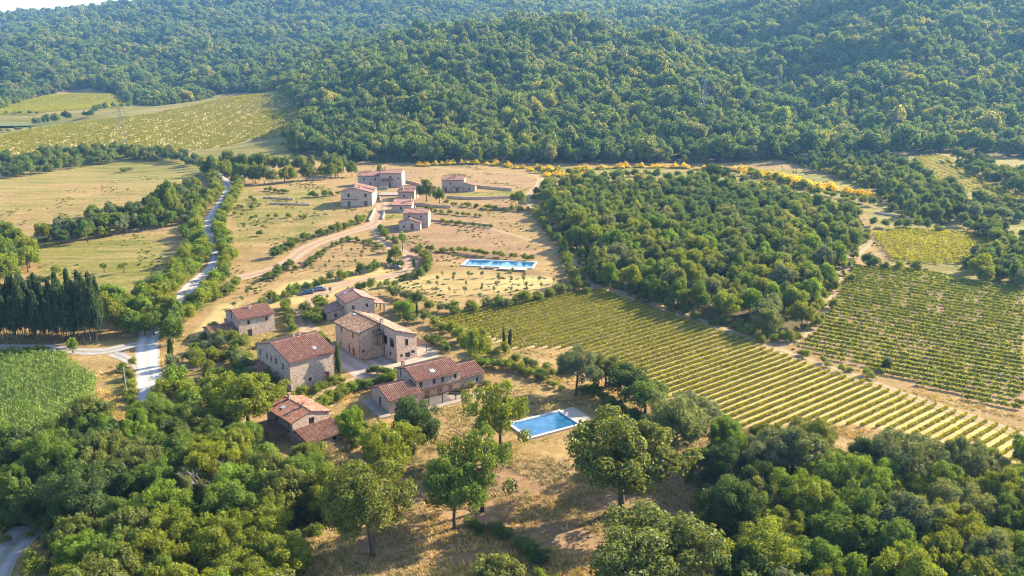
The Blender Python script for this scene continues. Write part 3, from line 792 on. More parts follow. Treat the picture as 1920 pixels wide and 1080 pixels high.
h.skylight('u', 8.6, 3.0, 7.8 + .266 * 3.0, .266)
for q in (3.5, 5.2): h.chimney(q + 4, 12.2, 9.0, 10.6, .6)

# B: small house upper left
h = House('stone_house', 'small two storey stone house with low annex, leftmost of the near group', (-81.1, 211.1), R(38.5))
h.block(0, 0, 10.9, 11.2, 'u', [(0, 5.9), (5.6, 7.6), (11.2, 5.9)], dict(
    front=[D(3.1, 1.3, 2.3), W(3.0, 3.9), W(8.5, 4.0), ], left=[(11.2 - 6.6, 11.2 - 5.5, 4.6, 6.4, 'window', 'wood_dark')], right=[W(5, 3.5)], back=[W(5, 3.5)]))
h.block(-7.5, 1.4, 7.48, 8.0, 'u', [(0, 2.5), (4, 3.6), (8, 2.5)], dict(left=[W(2, .8), W(5.5, .8)], front=[D(3.5)]), skip=('right',))
h.chimney(5.2, 4.6, 7.0, 8.5); h.chimney(-2.0, 5.5, 3.2, 5.0, .6); h.pipe(-.12, -.12, -1, 5.8)

# C: house behind the gabled farmhouse
h = House('stone_house', 'stone house with shaded lean-to and columned side porch, just behind the largest farmhouse', (-51.9, 225.5), R(30), 'stone', 'tiles_pink')
h.block(0, 0, 9.0, 11.4, 'v', [(0, 6.0), (4.7, 7.5), (9.0, 5.9)], dict(front=[W(2, 3.6), W(6.5, 3.6), W(6.5, .8)], left=[W(2.5, 3.5), W(8, 3.5)], right=[D(4), W(8, 3.5)]))
h.block(-5.6, 3.5, 5.58, 7.5, 'v', [(0, 2.5), (5.58, 3.6)], dict(left=[(2.4, 5.0, .02, 2.1, 'door', 'wood_dark')], front=[W(2.8, .8)]), skip=('right',))
h.chimney(4.7, 8.2, 6.8, 8.6); h.skylight('v', 2.2, 8.3, 6.0 + .32 * 2.2, .32)
mb = MB()
for bb in (.4, 4.0, 7.6): mb.box(12.2, 12.55, bb, bb + .35, -1.5, 3.7)
mb.build('porch_columns', M['lintel'], h.root)
h.roof(9.02, .2, 3.9, 8.0, 'v', [(0, 4.6), (3.7, 3.75)], .3)
slab('terrace', (-51.9, 225.5), R(30), 9.1, 15, -1.5, 9.5, h.z0 + .25, .6, M['paving'])

# D: lowest house
h = House('stone_house', 'lowest stone house with stepped roof and low striped front annex, above the left wood', (-47.35, 147.8), R(43.7))
h.block(0, 5.6, 8.9, 6.5, 'v', [(0, 4.45), (4.45, 5.75), (8.9, 4.45)], dict(left=[W(4.5, 2.4, .8, 1.3)]), skip=('front',))
h.block(0, 0, 8.9, 5.58, 'v', [(0, 4.6), (4.45, 5.95), (8.9, 4.6)], dict(front=[(3.9, 5.2, 2.6, 4.5, 'window', 'wood_dark'), D(2.0)], left=[W(3.6, 2.5), ], right=[W(2.5, 2.5)]), rmat='tiles')
h.block(.4, -5.4, 8.9, 5.37, 'u', [(0, 1.75), (5.37, 2.75)], dict(front=[W(3, .3, .8, .8), W(6.5, .3, .8, .8)], left=[W(2.6, .3, .8, .9)]), skip=('back',), over=.35)
h.chimney(4.45, 9.4, 5.5, 7.1, .65); h.chimney(4.45, 3.2, 5.6, 6.9, .5); h.skylight('v', 1.9, 7.6, 4.45 + .29 * 1.9, .29)
hD = h

# E: the largest farmhouse
h = House('stone_farmhouse', 'largest rambling stone farmhouse with mottled lichened roof, outside stair and loggia', (-36.7, 188.9), R(39.2), 'stone_pink', 'tiles_old')
DL = 14.6
h.block(0, 8.82, 6.54, DL, 'v', [(0, 7.5), (6.54, 9.35)], dict(
    left=[W(DL * .75, 5.4, .9, 1.6, 'redwood'), W(DL * .27, 5.4, .9, 1.6, 'redwood'), D(DL * .75, 1.3, 2.5, 'redwood'), D(DL * .57, 1.1, 2.8, 'redwood'), W(DL * .2, 1.0)],
    front=[W(1.1, 1.9, .7, .8), (4.6, 5.7, .02, 2.5, 'door', 'wood_dark')]), skip=('right',), wall='stone_warm')
h.block(6.56, 0, 6.5, 23.42, 'v', [(0, 9.35), (6.5, 7.0)], dict(
    front=[W(3.3, 4.4, 1.0, 1.9), W(1.5, 1.5, .8, .8), (2.7, 4.2, .9, 2.4, 'window', 'redwood'), W(5.2, 1.8, 1.1, .8)],
    left=[(23.42 - 7.2, 23.42 - 4.9, 4.0, 6.6, 'hole'), (23.42 - 3.6, 23.42 - 1.3, 4.0, 6.6, 'hole'), W(23.42 - 3.4, 1.4, .8, .9)], right=[W(6, 4.5), W(14, 4.5), D(4)]))
mb = MB(); mb.box(6.6, 12.9, .4, 8.8, 3.4, 3.6); mb.build('loggia_floor', M['paving'], h.root)
mb = MB(); mb.box(9.3, 9.5, .35, 8.7, 3.65, 6.7); mb.build('loggia_back_wall', M['stone_warm'], h.root)
mb = MB()
for k in range(12): mb.box(.9 + k * .3, 4.5, 7.5, 8.8, (k * .3) - (1.0 if k == 0 else 0), (k + 1) * .3 - .002)
mb.build('stair', M['stone_warm'], h.root)
mb = MB(); mb.box(4.53, 6.54, 7.0, 8.8, -1.0, 3.6); mb.build('stair_landing', M['stone_warm'], h.root)
mb = MB(); mb.box(4.53, 4.75, 7.0, 7.2, 3.603, 6.9); mb.box(6.3, 6.52, 7.0, 7.2, 3.603, 6.9); mb.build('porch_posts', M['wood'], h.root)
h.roof(4.2, 6.6, 2.3, 2.15, 'u', [(0, 6.95), (2.15, 7.5)], .2)
h.chimney(6.6, 7.6, 8.8, 10.9, .8); h.pipe(-.12, 8.7, -1, 7.4); h.pipe(6.42, -.12, -1, 9.0); h.pipe(6.4, 6.4, -1, 8.8)
h.skylight('v', 5.4, 21.3, 7.5 + .283 * 5.4, .283); h.skylight('v', .6, 9.9, 7.5 + .283 * .6, .283, .7, .7)
ca, sa = math.cos(R(39.2)), math.sin(R(39.2))
EL = lambda u, v: (-36.7 + u * ca - v * sa, 188.9 + u * sa + v * ca)
ribbon('terrace', [EL(-2.5, -1.85), EL(6, -1.85), EL(13, -1.85), EL(20, -1.85)], 3.6, M['coping_flags'], .07, True, .0)
ribbon('terrace', [EL(16.7, .1), EL(16.7, 5), EL(16.7, 9)], 6.6, M['coping_flags'], .075, True, .0)
ribbon('courtyard', [EL(-3.7, -3.4), EL(-3.7, 6), EL(-3.7, 14), EL(-3.7, 23)], 7.2, M['court'], .06, True, .0)
ribbon('courtyard', [EL(3.2, .1), EL(3.2, 4), EL(3.2, 7.3)], 6.4, M['court'], .065, True, .0)
hE = h

# F: the pergola house
h = House('stone_house', 'long low stone house with pergola terrace and wings either side, facing the near pool', (-23.3, 168.65), R(34.2))
h.block(0, 0, 12.55, 10.6, 'u', [(0, 5.3), (5.3, 6.9), (10.6, 5.3)], dict(
    front=[W(1.4, 3.5, .8, 1.3), W(5.0, 3.5, .8, 1.3), W(7.4, 3.5, .8, 1.3), W(11.0, 3.5, .8, 1.3), D(3, 1.5, 2.2), D(6.5, 1.5, 2.2), D(9.6, 1.2, 2.2, 'redwood')],
    left=[W(10.6 * .22, 3.9, .8, 1.4)], back=[W(3, 3.4), W(8, 3.4)]))
h.block(12.57, .4, 6.9, 9.2, 'u', [(0, 3.3), (4.6, 4.7), (9.2, 3.3)], dict(front=[W(5, 1.0)], right=[W(3, 1), D(6)]), skip=('left',))
h.block(-8.4, -2.6, 8.38, 9.9, 'u', [(0, 3.1), (4.95, 4.7), (9.9, 3.1)], dict(left=[(9.9 * .49 - .6, 9.9 * .49 + .6, .02, 2.6, 'door', 'wood_dark')], front=[W(2.2, .9), D(6, 1.3, 2.1, 'redwood')]))
h.chimney(1.2, 9.3, 5.6, 7.2, .7); h.skylight('u', 5.6, 2.0, 5.3 + .3 * 2.0, .3, 1.2, 1.2); h.pipe(-.12, -.14, -1, 5.2); h.pipe(19.55, .3, -1, 3.2)
slab('terrace', (-23.3, 168.65), R(34.2), .05, 20.5, -6.2, -.05, h.z0 + .1, .9, M['paving'])
slab('terrace', (-23.3, 168.65), R(34.2), -11.2, -8.45, -4.0, 8, h.z0 + .1, .9, M['paving'])
hF = h
def pergola(label, c, a, z, w_, d_, hh, ns, posts, group=None):
    r = empty('pergola', (c[0], c[1], z), a); tag(r, label, 'pergola', group)
    for (x, y) in posts:
        mb = MB(); mb.box(-.09, .09, -.09, .09, 0, hh); mb.build('post', M['wood_dark'], r, (x, y, 0))
    for y in (.15, d_ - .15):
        mb = MB(); mb.box(0, w_, -.08, .08, hh + .002, hh + .2); mb.build('beam', M['wood'], r, (0, y, 0))
    mb = MB(); mb.box(-.06, .06, -.2, d_ + .1, 0, .14); sm = mb.mesh('rafter', M['wood'])
    for i in range(ns): link('rafter', sm, r, (.1 + (w_ - .2) * i / (ns - 1), 0, hh + .204))
    return r
ca, sa = math.cos(R(34.2)), math.sin(R(34.2))
pergola('slatted wooden pergola shading the paved terrace of the long low house', (-23.3 + .9 * ca + 4.6 * sa, 168.65 + .9 * sa - 4.6 * ca), R(34.2), hF.z0 + .1, 11.5, 4.4, 2.5, 18, [(.2, .15), (3.9, .15), (7.6, .15), (11.3, .15)])
ca, sa = math.cos(R(39.2)), math.sin(R(39.2))
pergola('flat wooden canopy beside the right end of the largest farmhouse', (-36.7 + 13.3 * ca - 1.0 * sa, 188.9 + 13.3 * sa + 1.0 * ca), R(39.2), hE.z0 + .12, 3.9, 6.0, 2.9, 14, [(3.7, .15), (3.7, 5.85), (.2, .15)])
ca, sa = math.cos(R(43.7)), math.sin(R(43.7))
pergola('dark wooden pergola on the shaded left side of the lowest house', (-47.35 - 3.7 * ca - 1.2 * sa, 147.8 - 3.7 * sa + 1.2 * ca), R(43.7), hD.z0, 3.5, 8.0, 2.3, 9, [(.2, .15), (.2, 7.85), (.2, 4.0)])

# ---- hamlet on the rise
def hz_base(px, py):
    q = at(px, py)
    return (q[0], q[1])
h = House('stone_house', 'wide gabled stone house at the left front of the upper hamlet', (-89.4, 388.7), R(1.5), 'stone', 'tiles_pink')
h.block(0, 0, 16.2, 8.0, 'v', [(0, 7.6), (7.2, 9.6), (16.2, 7.0)], dict(front=[W(4.1, 4.9, 1.2, 1.7), W(12.9, 5.0, 1.3, 1.6), D(4.1, 1.5, 2.6), D(12.9, 1.7, 2.8)], left=[W(4, 4.5)], right=[W(4, 4.5)]))
h.block(5.2, 8.02, 11.0, 9.0, 'v', [(0, 10.2), (11.0, 7.6)], dict(right=[W(4, 4.5), W(7, 1)]))
h.chimney(9.5, 3.0, 8.8, 10.4); h.chimney(6.8, 5.0, 9.3, 10.6)
mb = MB(); mb.box(.6, 8.5, -.35, -.02, 3.6, 3.85); mb.build('balcony_beam', M['wood'], h.root)
h = House('stone_house', 'pale tiled stone house at the back left of the upper hamlet', (-92.6, 449.8), R(-2), 'stone_pink', 'tiles_pink')
h.block(0, 0, 13.2, 10, 'u', [(0, 6.2), (5, 8.2), (10, 6.2)], dict(front=[W(10.5, 3.4, 1.1, 1.4), W(4, 3.4, 1.1, 1.4), D(7.5)], left=[W(5, 3.5)], right=[W(5, 3.5)]))
h.chimney(4.0, 4.0, 7.4, 9.3); h.chimney(7.0, 5.2, 7.8, 9.2, .6)
h = House('stone_house', 'tallest stone house of the upper hamlet with shadowed porch and bright end wall', (-78.6, 445.5), R(-4), 'stone_pink', 'tiles_pink')
h.block(0, 0, 13.2, 9.5, 'u', [(0, 8.2), (4.75, 10.0), (9.5, 8.2)], dict(front=[W(6.4, 5.2, 1.2, 1.5), D(6.2, 1.7, 3.0), W(11, 4.8)], right=[W(3, 5)], left=[W(4, 5)]), vo=.1)
h.chimney(3.0, 3.8, 9.3, 11.2)
h.roof(1.4, -2.6, 6.2, 2.6, 'u', [(0, 4.2), (2.58, 5.2)], .2)
mb = MB(); mb.box(1.4, 1.7, -2.5, -2.2, -1, 4.2); mb.box(7.2, 7.5, -2.5, -2.2, -1, 4.2); mb.build('porch_posts', M['lintel'], h.root)
h = House('stone_cottage', 'small double roofed cottage at the right middle of the upper hamlet', (-61.8, 403.8), R(-6), 'stone', 'tiles_pink')
h.block(0, 0, 9.0, 5.0, 'u', [(0, 4.6), (2.5, 5.8), (5, 4.6)], dict(front=[W(3.2, 1.6, 1.0, 1.2)], right=[W(2, 2)]))
h.block(1.0, 5.02, 8.4, 5.0, 'u', [(0, 5.6), (2.5, 6.8), (5, 5.6)], dict(right=[W(2, 3)]))
h.chimney(2.2, 2.0, 5.2, 6.8, .8)
h = House('stone_cottage', 'low lean-to cottage beside the dirt drive of the upper hamlet', (-60.8, 375.4), R(-3), 'stone', 'tiles_pink')
h.block(0, 0, 10.0, 6.5, 'u', [(0, 3.3), (6.5, 5.2)], dict(front=[W(4.6, 1.2, 1.1, 1.3)], right=[W(2, 2)]))
h.chimney(9.0, 4.6, 4.6, 6.6, .8)
h = House('stone_house', 'square stone house with gabled front porch, nearest of the upper hamlet', (-50.4, 343.0), R(-2), 'stone_pink', 'tiles_pink')
h.block(0, 0, 11.5, 8.5, 'u', [(0, 6.7), (4.25, 8.1), (8.5, 6.7)], dict(front=[W(2.6, 4.9, .9, .8), W(8.3, 4.9, .9, .8)], right=[W(3, 4), D(6)], left=[W(4, 4)]))
h.block(-1.2, -5.0, 9.8, 4.98, 'v', [(0, 3.2), (4.9, 4.9), (9.8, 3.2)], dict(front=[W(2.3, .9, .9, 1.1), D(6.0, 1.5, 2.7)], left=[W(2, 1)], right=[W(2.4, 1)]), skip=('back',))
h.chimney(4.6, 5.6, 7.3, 9.2)
h = House('stone_house', 'isolated stone house with lean-to, at the right of the upper hamlet', (-40.3, 428.6), R(-5), 'stone', 'tiles_pink')
h.block(0, 0, 12.9, 9.0, 'u', [(0, 6.6), (4.5, 8.4), (9, 6.6)], dict(front=[D(2.2, 1.4, 2.4), D(9.0, 1.6, 2.4), W(5, 4.0)], right=[W(4, 4)]))
h.block(12.92, .5, 6.2, 6.5, 'v', [(0, 5.0), (6.2, 3.2)], dict(front=[W(3, 1.2)], right=[W(3, 1.2)]), skip=('left',))
h.chimney(7.6, 3.5, 7.8, 9.6)
hH = h
pergola('small pale pergola against the shaded front of the isolated hamlet house', (-40.3 + 5.5, 428.6 - 4.2), R(-5), hH.z0, 7.5, 3.4, 2.6, 7, [(.2, .15), (3.7, .15), (7.3, .15)])
slab('courtyard', (-74.5, 415), R(2), 0, 14, 0, 12, float(hz(-68, 420)) + .35, 1.2, M['paving'])

# ---- dry stone walls
def stone_wall(px, hgt, label, th=.55, mat='stone_warm'):
    P = smooth(ats(px), 10); L = np.r_[0, np.cumsum(np.hypot(*np.diff(P, axis=0).T))]; s = np.linspace(0, L[-1], max(3, int(L[-1] / 2)))
    P = np.stack([np.interp(s, L, P[:, 0]), np.interp(s, L, P[:, 1])], -1); T = np.gradient(P, axis=0); T /= np.linalg.norm(T, axis=1)[:, None]; N = np.stack([-T[:, 1], T[:, 0]], -1)
    z = hz(P[:, 0], P[:, 1]); o0 = np.array([*P[0], z[0]]); mb = MB(); rows = []
    for k in range(len(P)):
        a, b = P[k] + N[k] * th / 2, P[k] - N[k] * th / 2; hh = hgt * rnd.uniform(.93, 1.05)
        i = len(mb.v); mb.v += [tuple(np.array([*q, zz]) - o0) for q, zz in ((a, z[k] - .6), (b, z[k] - .6), (b, z[k] + hh), (a, z[k] + hh))]; rows.append(i)
    for i, j in zip(rows, rows[1:]):
        for t_ in range(4): mb.f.append([i + t_, i + (t_ + 1) % 4, j + (t_ + 1) % 4, j + t_])
    mb.f.append([rows[0] + t_ for t_ in (3, 2, 1, 0)]); mb.f.append([rows[-1] + t_ for t_ in range(4)])
    tag(mb.build('stone_wall', M[mat], None, tuple(o0)), label, 'wall')
stone_wall([(889, 351), (915, 354), (960, 358)], 1.6, 'retaining wall running right from the isolated hamlet house')
stone_wall([(838, 372), (890, 374), (956, 372)], 1.5, 'curved terrace wall below the lawn of the isolated hamlet house')
stone_wall([(780, 384), (812, 388), (846, 390)], 1.4, 'low terrace wall right of the hamlet cottages')
stone_wall([(757, 342), (775, 345), (790, 350)], 1.6, 'short retaining wall right of the tallest hamlet house')
stone_wall([(494, 372), (520, 373), (551, 375)], 1.0, 'upper dry stone terrace wall left of the wide gabled house')
stone_wall([(505, 383), (545, 384), (582, 385)], 1.0, 'lower dry stone terrace wall left of the wide gabled house')
stone_wall([(692, 416), (698, 405), (703, 394)], 1.1, 'pale wall on the left edge of the hamlet drive', .7, 'lintel')
stone_wall([(717, 412), (721, 402), (722, 398), (756, 398)], 1.0, 'pale wall bounding the small green hamlet lawn', .6, 'lintel')
stone_wall([(704, 372), (712, 372), (714, 380)], 1.2, 'pale corner wall beside the wide gabled house', .6, 'lintel')
stone_wall([(706, 356), (727, 356)], 1.8, 'short courtyard wall in front of the tallest hamlet house', .7, 'lintel')
stone_wall([(803, 414), (850, 417), (920, 424)], .9, 'long low bank wall right of the square hamlet house')
stone_wall([(730, 500), (745, 500), (752, 506)], 1.1, 'small pale wall beside the turning circle', .8, 'lintel')
stone_wall([(1640, 400), (1700, 410), (1745, 425)], 1.0, 'field wall beside the small vineyard at right')

# ---- cars
def car(label, px, ang, col):
    q = at(*px); r = empty('parked_car', tuple(q + np.array([0, 0, .06])), ang); tag(r, label, 'car', 'cars parked on the drive')
    bm_ = plain('car_paint_' + label.split()[0], col, .25, .6, .0, .05)
    prof = [(-2.15, .35), (-2.2, .7), (-2.05, .98), (-1.0, 1.05), (.95, 1.0), (2.05, .82), (2.2, .6), (2.15, .32)]
    mb = MB()
    def ext(pf, y0, y1, inset=0):
        n = len(pf); i = len(mb.v)
        for y in (y0, y0 + .12 if y0 < 0 else y0 - .12, y1 - .12, y1):
            k = .94 if y in (y0, y1) else 1.0
            mb.v.extend([(x * k, y, .32 + (z - .32) * k if z > .4 else z) for x, z in pf])
        for a in range(3):
            for t_ in range(n): mb.f.append([i + a * n + t_, i + a * n + (t_ + 1) % n, i + (a + 1) * n + (t_ + 1) % n, i + (a + 1) * n + t_])
        mb.f.append([i + t_ for t_ in range(n)][::-1]); mb.f.append([i + 3 * n + t_ for t_ in range(n)])
    ext(prof, -.88, .88); mb.build('body', bm_, r)
    cab = [(-1.75, 1.0), (-1.35, 1.46), (-.2, 1.52), (.35, 1.46), (1.15, 1.0)]
    mb = MB(); n = len(cab)
    for y, k in ((-.78, 1), (-.62, .96), (.62, .96), (.78, 1)): pass
    i = 0
    for y, top_ in ((-.80, 0), (.80, 0)):
        for x, z in cab: mb.v.append((x, y * (1 - .2 * (z - 1) / .5), z))
    for t_ in range(n): mb.f.append([t_, (t_ + 1) % n, n + (t_ + 1) % n, n + t_])
    mb.f.append(list(range(n))[::-1]); mb.f.append([n + t_ for t_ in range(n)])
    mb.build('windows', M['glass'], r)
    mb = MB(); mb.v = [(x, y, z) for z in (1.5, 1.56) for x, y in ((-1.4, -.64), (.38, -.64), (.38, .64), (-1.4, .64))]
    mb.f = [(3, 2, 1, 0), (4, 5, 6, 7), (0, 1, 5, 4), (1, 2, 6, 5), (2, 3, 7, 6), (3, 0, 4, 7)]; mb.build('roof_panel', bm_, r)
    wm = MB(); wm.tube([(0, -.11, 0), (0, .11, 0)], .33, 14); tm = wm.mesh('wheel', M['wood_dark'])
    wm = MB(); wm.tube([(0, -.125, 0), (0, .125, 0)], .19, 10); rm = wm.mesh('rim', M['metal'])
    for x in (-1.35, 1.35):
        for y in (-.82, .82):
            ww = link('wheel', tm, r, (x, y, .33)); link('rim', rm, ww)
    mb = MB(); mb.box(-.08, .04, -.16, .16, -.07, .07)
    hm = mb.mesh('headlight', M['lintel'])
    for y in (-.6, .6): link('headlight', hm, r, (2.14, y, .66))
    hm2 = mb.mesh('tail_light', M['redwood'])
    for y in (-.62, .62): link('tail_light', hm2, r, (-2.13, y, .76))
car('dark blue car parked nearer the hedge on the drive', (577, 551), R(205), (.02, .09, .22))
car('slate blue car parked just behind the darker car', (600, 545), R(24), (.10, .16, .28))

# ---- electricity pylons and poles
def pylon(label, p, H_, zc=None):
    r = empty('electricity_pylon', tuple(p), R(30)); tag(r, label, 'pylon', 'lattice pylons')
    def half(z): return 3.2 * (1 - z / H_) ** 1.25 + .45
    mb = MB(); lv = [0, .16, .3, .43, .54, .64, .73, .81, .88, .94, 1.0]
    for k in range(len(lv) - 1):
        z0, z1 = lv[k] * H_, lv[k + 1] * H_; a, b = half(z0), half(z1)
        for (sx, sy), (tx, ty) in (((1, 1), (1, -1)), ((1, -1), (-1, -1)), ((-1, -1), (-1, 1)), ((-1, 1), (1, 1))):
            mb.tube([(sx * a, sy * a, z0), (sx * b, sy * b, z1)], .09, 4, False)
            mb.tube([(sx * a, sy * a, z0), (tx * b, ty * b, z1)], .045, 4, False); mb.tube([(tx * a, ty * a, z0), (sx * b, sy * b, z1)], .045, 4, False)
            mb.tube([(sx * b, sy * b, z1), (tx * b, ty * b, z1)], .045, 4, False)
    mb.build('lattice_tower', M['pylon'], r)
    for z, w_ in ((.72, 6.0), (.84, 5.0), (.96, 4.0)):
        mb = MB(); z *= H_; mb.tube([(-w_, 0, z), (0, 0, z + .9), (w_, 0, z)], .1, 4); mb.tube([(-w_, 0, z), (0, 0, z - .3), (w_, 0, z)], .1, 4)
        for x in (-w_, w_): mb.tube([(x, 0, z), (x, 0, z - 1.4)], .12, 5)
        mb.build('cross_arm', M['pylon'], r)
pylon('grey lattice electricity pylon rising by the left vineyard hill', at(234, 292), 42)
pylon('grey lattice electricity pylon standing in the central hill woodland', at(1318, 236), 46)
def pole(px, hh, label, mat='wood_dark'):
    q = at(*px); r = empty('utility_pole', tuple(q)); tag(r, label, 'pole', 'poles along the white road')
    mb = MB(); mb.tube([(0, 0, -.5), (0, 0, hh)], [.14, .1], 8); mb.build('shaft', M[mat], r)
    mb = MB(); mb.tube([(-.5, 0, hh - .4), (.5, 0, hh - .4)], .05, 6); mb.build('cross_bar', M['metal'], r)
pole((427, 383), 5.5, 'dark pole right of the white road, farthest away')
pole((407, 411), 6.5, 'dark pole right of the white road, middle one')
pole((432, 495), 6.5, 'dark pole right of the white road, nearest the bend')
pole((239, 745), 8.0, 'pale pole in the ditch beside the maize field', 'bark_pale')
# field fence
r = empty('field_fence', tuple(at(285, 433))); tag(r, 'post and wire fence along the top of the lower left field', 'fence')
o0 = np.array(r.location); ends = []
fm = MB(); fm.tube([(0, 0, -.4), (0, 0, 1.5)], .1, 6); fme = fm.mesh('fence_post', M['post'])
for k in range(13):
    q = at(238 + 7.6 * k, 437 - .55 * k); link('fence_post', fme, r, tuple(q - o0)); ends.append(q - o0)
mb = MB()
for z in (.5, .9, 1.3): mb.tube([tuple(q + np.array([0, 0, z])) for q in ends], .02, 4)
mb.build('wire', M['metal'], r)

# ------------------------------------------------------------------ vegetation prototypes (unit crown radius 1, unit height 2)
def unit(n, rg):
    v = rg.standard_normal((n, 3)); return v / np.linalg.norm(v, axis=1)[:, None]
def leaf_quads(c, nrm, s, rg):
    n = len(c); a = unit(n, rg); t1 = np.cross(nrm, a); t1 /= np.linalg.norm(t1, axis=1)[:, None] + 1e-9; t2 = np.cross(nrm, t1)
    s = np.broadcast_to(np.asarray(s).reshape(-1, 1), (n, 1)); b = nrm * s * .25
    V = np.stack([c - t1 * s * 1.15 - b, c - t2 * s * .62 + b * .6, c + t1 * s * 1.15 - b, c + t2 * s * .62 + b * .6], 1).reshape(-1, 3)
    return V, np.arange(4 * n).reshape(-1, 4)
def crown(name, seed, nl, per, s, mat, z0=.45, z1=2.0, lr=(.26, .42), open_=0.0, flat=1.0, taper=0.0, dead=0.0):
    rg = np.random.default_rng(seed); cz = (z0 + z1) / 2; hh = (z1 - z0) / 2
    asx = 1 + .22 * math.sin(seed * 1.7); d = unit(nl * 3, rg); d = d[d[:, 2] > -.55][:nl]; nl = len(d)
    k = rg.uniform(.50, .86, nl) * (1 + .16 * np.sin(3 * np.arctan2(d[:, 1], d[:, 0]) + seed) + .10 * np.sin(5 * d[:, 2] + seed))
    inner = rg.random(nl) < .18; k[inner] *= .45
    lc = d * k[:, None] * np.array([1, 1, hh]); lc[:, 2] += cz
    if taper:
        f = 1 - taper * (lc[:, 2] - z0) / (z1 - z0); lc[:, :2] *= f[:, None]
    rr = rg.uniform(*lr, nl)
    C, Nn = [], []
    for i in range(nl):
        m = int(per * (rr[i] / np.mean(lr)) ** 2)
        u = unit(m, rg); u[:, 2] = u[:, 2] * .9 + .30; u /= np.linalg.norm(u, axis=1)[:, None]
        rad = rr[i] * (.55 + .5 * rg.random(m) ** .5) * (1 + .18 * np.sin(7 * u[:, 0] + 5 * u[:, 1] + i))
        p = lc[i] + u * rad[:, None] * np.array([1, 1, flat])
        q = u + .38 * rg.standard_normal((m, 3)); q /= np.linalg.norm(q, axis=1)[:, None]
        C.append(p); Nn.append(q)
    C = np.concatenate(C); Nn = np.concatenate(Nn); C[:, 0] *= asx
    mx = np.abs(C[:, :2]).max(); C[:, :2] /= max(mx, 1e-6) * .92
    V, F = leaf_quads(C, Nn, s * rg.uniform(.7, 1.3, len(C)), rg)
    return mesh_np(name, V, F, mat)
def trunk(name, seed, mat, z1=1.35, r0=.055, limbs=6, lean=.08, fork=.55):
    rg = random.Random(seed); mb = MB()
    a = rg.uniform(0, 6.28); p = [(math.cos(a) * lean * k * k * .12, math.sin(a) * lean * k * k * .12, -.06 + (z1 + .06) * k / 4) for k in range(5)]
    mb.tube(p, [r0 * 1.25, r0 * .9, r0 * .75, r0 * .5, r0 * .2], 7)
    for i in range(limbs):
        b = 2 * math.pi * i / limbs + rg.uniform(-.4, .4); zz = z1 * rg.uniform(fork * .7, .95); l = rg.uniform(.45, .8)
        q0 = Vector((0, 0, zz)); q1 = q0 + Vector((math.cos(b) * l * .45, math.sin(b) * l * .45, .22)); q2 = q1 + Vector((math.cos(b + .3) * l * .45, math.sin(b + .3) * l * .45, .22))
        mb.tube([q0, q1, q2], [r0 * .45, r0 * .3, r0 * .12], 5)
    return mb.mesh(name, mat, True)
LF = M['leaf']
OAK = [crown('crown', 20 + i, 74 + 7 * i, 205, .0285, LF, .24 + .07 * (i % 3), 2.0, (.12, .24)) for i in range(6)]
OAK_OPEN = [crown('crown', 50 + i, 42, 170, .028, LF, .40, 2.0, (.11, .20)) for i in range(3)]
OAKM = [crown('crown', 70 + i, 54, 120, .048, LF, .20, 2.0, (.17, .32)) for i in range(6)]
HEDGE = [crown('crown', 80 + i, 36, 70, .075, LF, .06, 2.0, (.24, .38)) for i in range(5)]
BUSH = [crown('bush', 90 + i, 24, 60, .080, LF, .05, 2.0, (.28, .46)) for i in range(5)]
OLIVE = [crown('crown', 110 + i, 9, 30, .13, LF, .85, 2.0, (.36, .55)) for i in range(3)]
CONE = [crown('crown', 120 + i, 74, 70, .075, LF, .12, 2.0, (.16, .26), taper=.88) for i in range(3)]
CYP = [crown('crown', 130 + i, 60, 34, .12, LF, .04, 2.0, (.30, .45), taper=.62) for i in range(2)]
TRK = [trunk('trunk', 140 + i, M['bark']) for i in range(4)]
TRK_O = [trunk('trunk', 150 + i, M['bark'], 1.6, .05, 9, .1, .4) for i in range(3)]
TRK_S = [trunk('trunk', 160 + i, M['bark'], 1.2, .09, 3) for i in range(2)]
TRK_C = [trunk('trunk', 165, M['bark'], 1.7, .05, 0, 0)]
GREEN = {'mid green': (.086, .138, .018), 'yellow-green': (.140, .172, .014), 'olive green': (.112, .138, .030), 'dark green': (.048, .084, .022), 'grey-green': (.112, .142, .066), 'bright green': (.115, .185, .016)}
GREEN['deep green'] = (.030, .058, .024)
HAVE = []      # every labelled plant, labels written at the end
def plant(name, x, y, r, hgt, crowns, trunks, tint, place, group, cat, label=None, kindword=None, k=None):
    z = float(hz(x, y)); c0 = GREEN[tint]; j = rnd.uniform(.86, 1.14); g_ = rnd.uniform(.94, 1.06)
    col = (c0[0] * j / g_, c0[1] * j, c0[2] * j * rnd.uniform(.85, 1.15), 1)
    cm = crowns[rnd.randrange(len(crowns)) if k is None else k % len(crowns)]
    if trunks is None:
        o = link(name, cm, None, (x, y, z - .08)); o.color = col
    else:
        o = empty(name, (x, y, z - .05))
        link('trunk', trunks[rnd.randrange(len(trunks))], o)
        c = link('crown', cm, o); c.color = col
    o.rotation_euler = (rnd.uniform(-.04, .04), rnd.uniform(-.04, .04), rnd.uniform(0, 6.28)); o.scale = (r * rnd.uniform(.93, 1.07), r * rnd.uniform(.93, 1.07), hgt / 2)
    tag(o, label, cat, group)
    HAVE.append(dict(o=o, x=x, y=y, r=r, h=hgt, tint=tint, place=place, word=kindword or cat, label=label, px=project((x, y, z))))
    return o
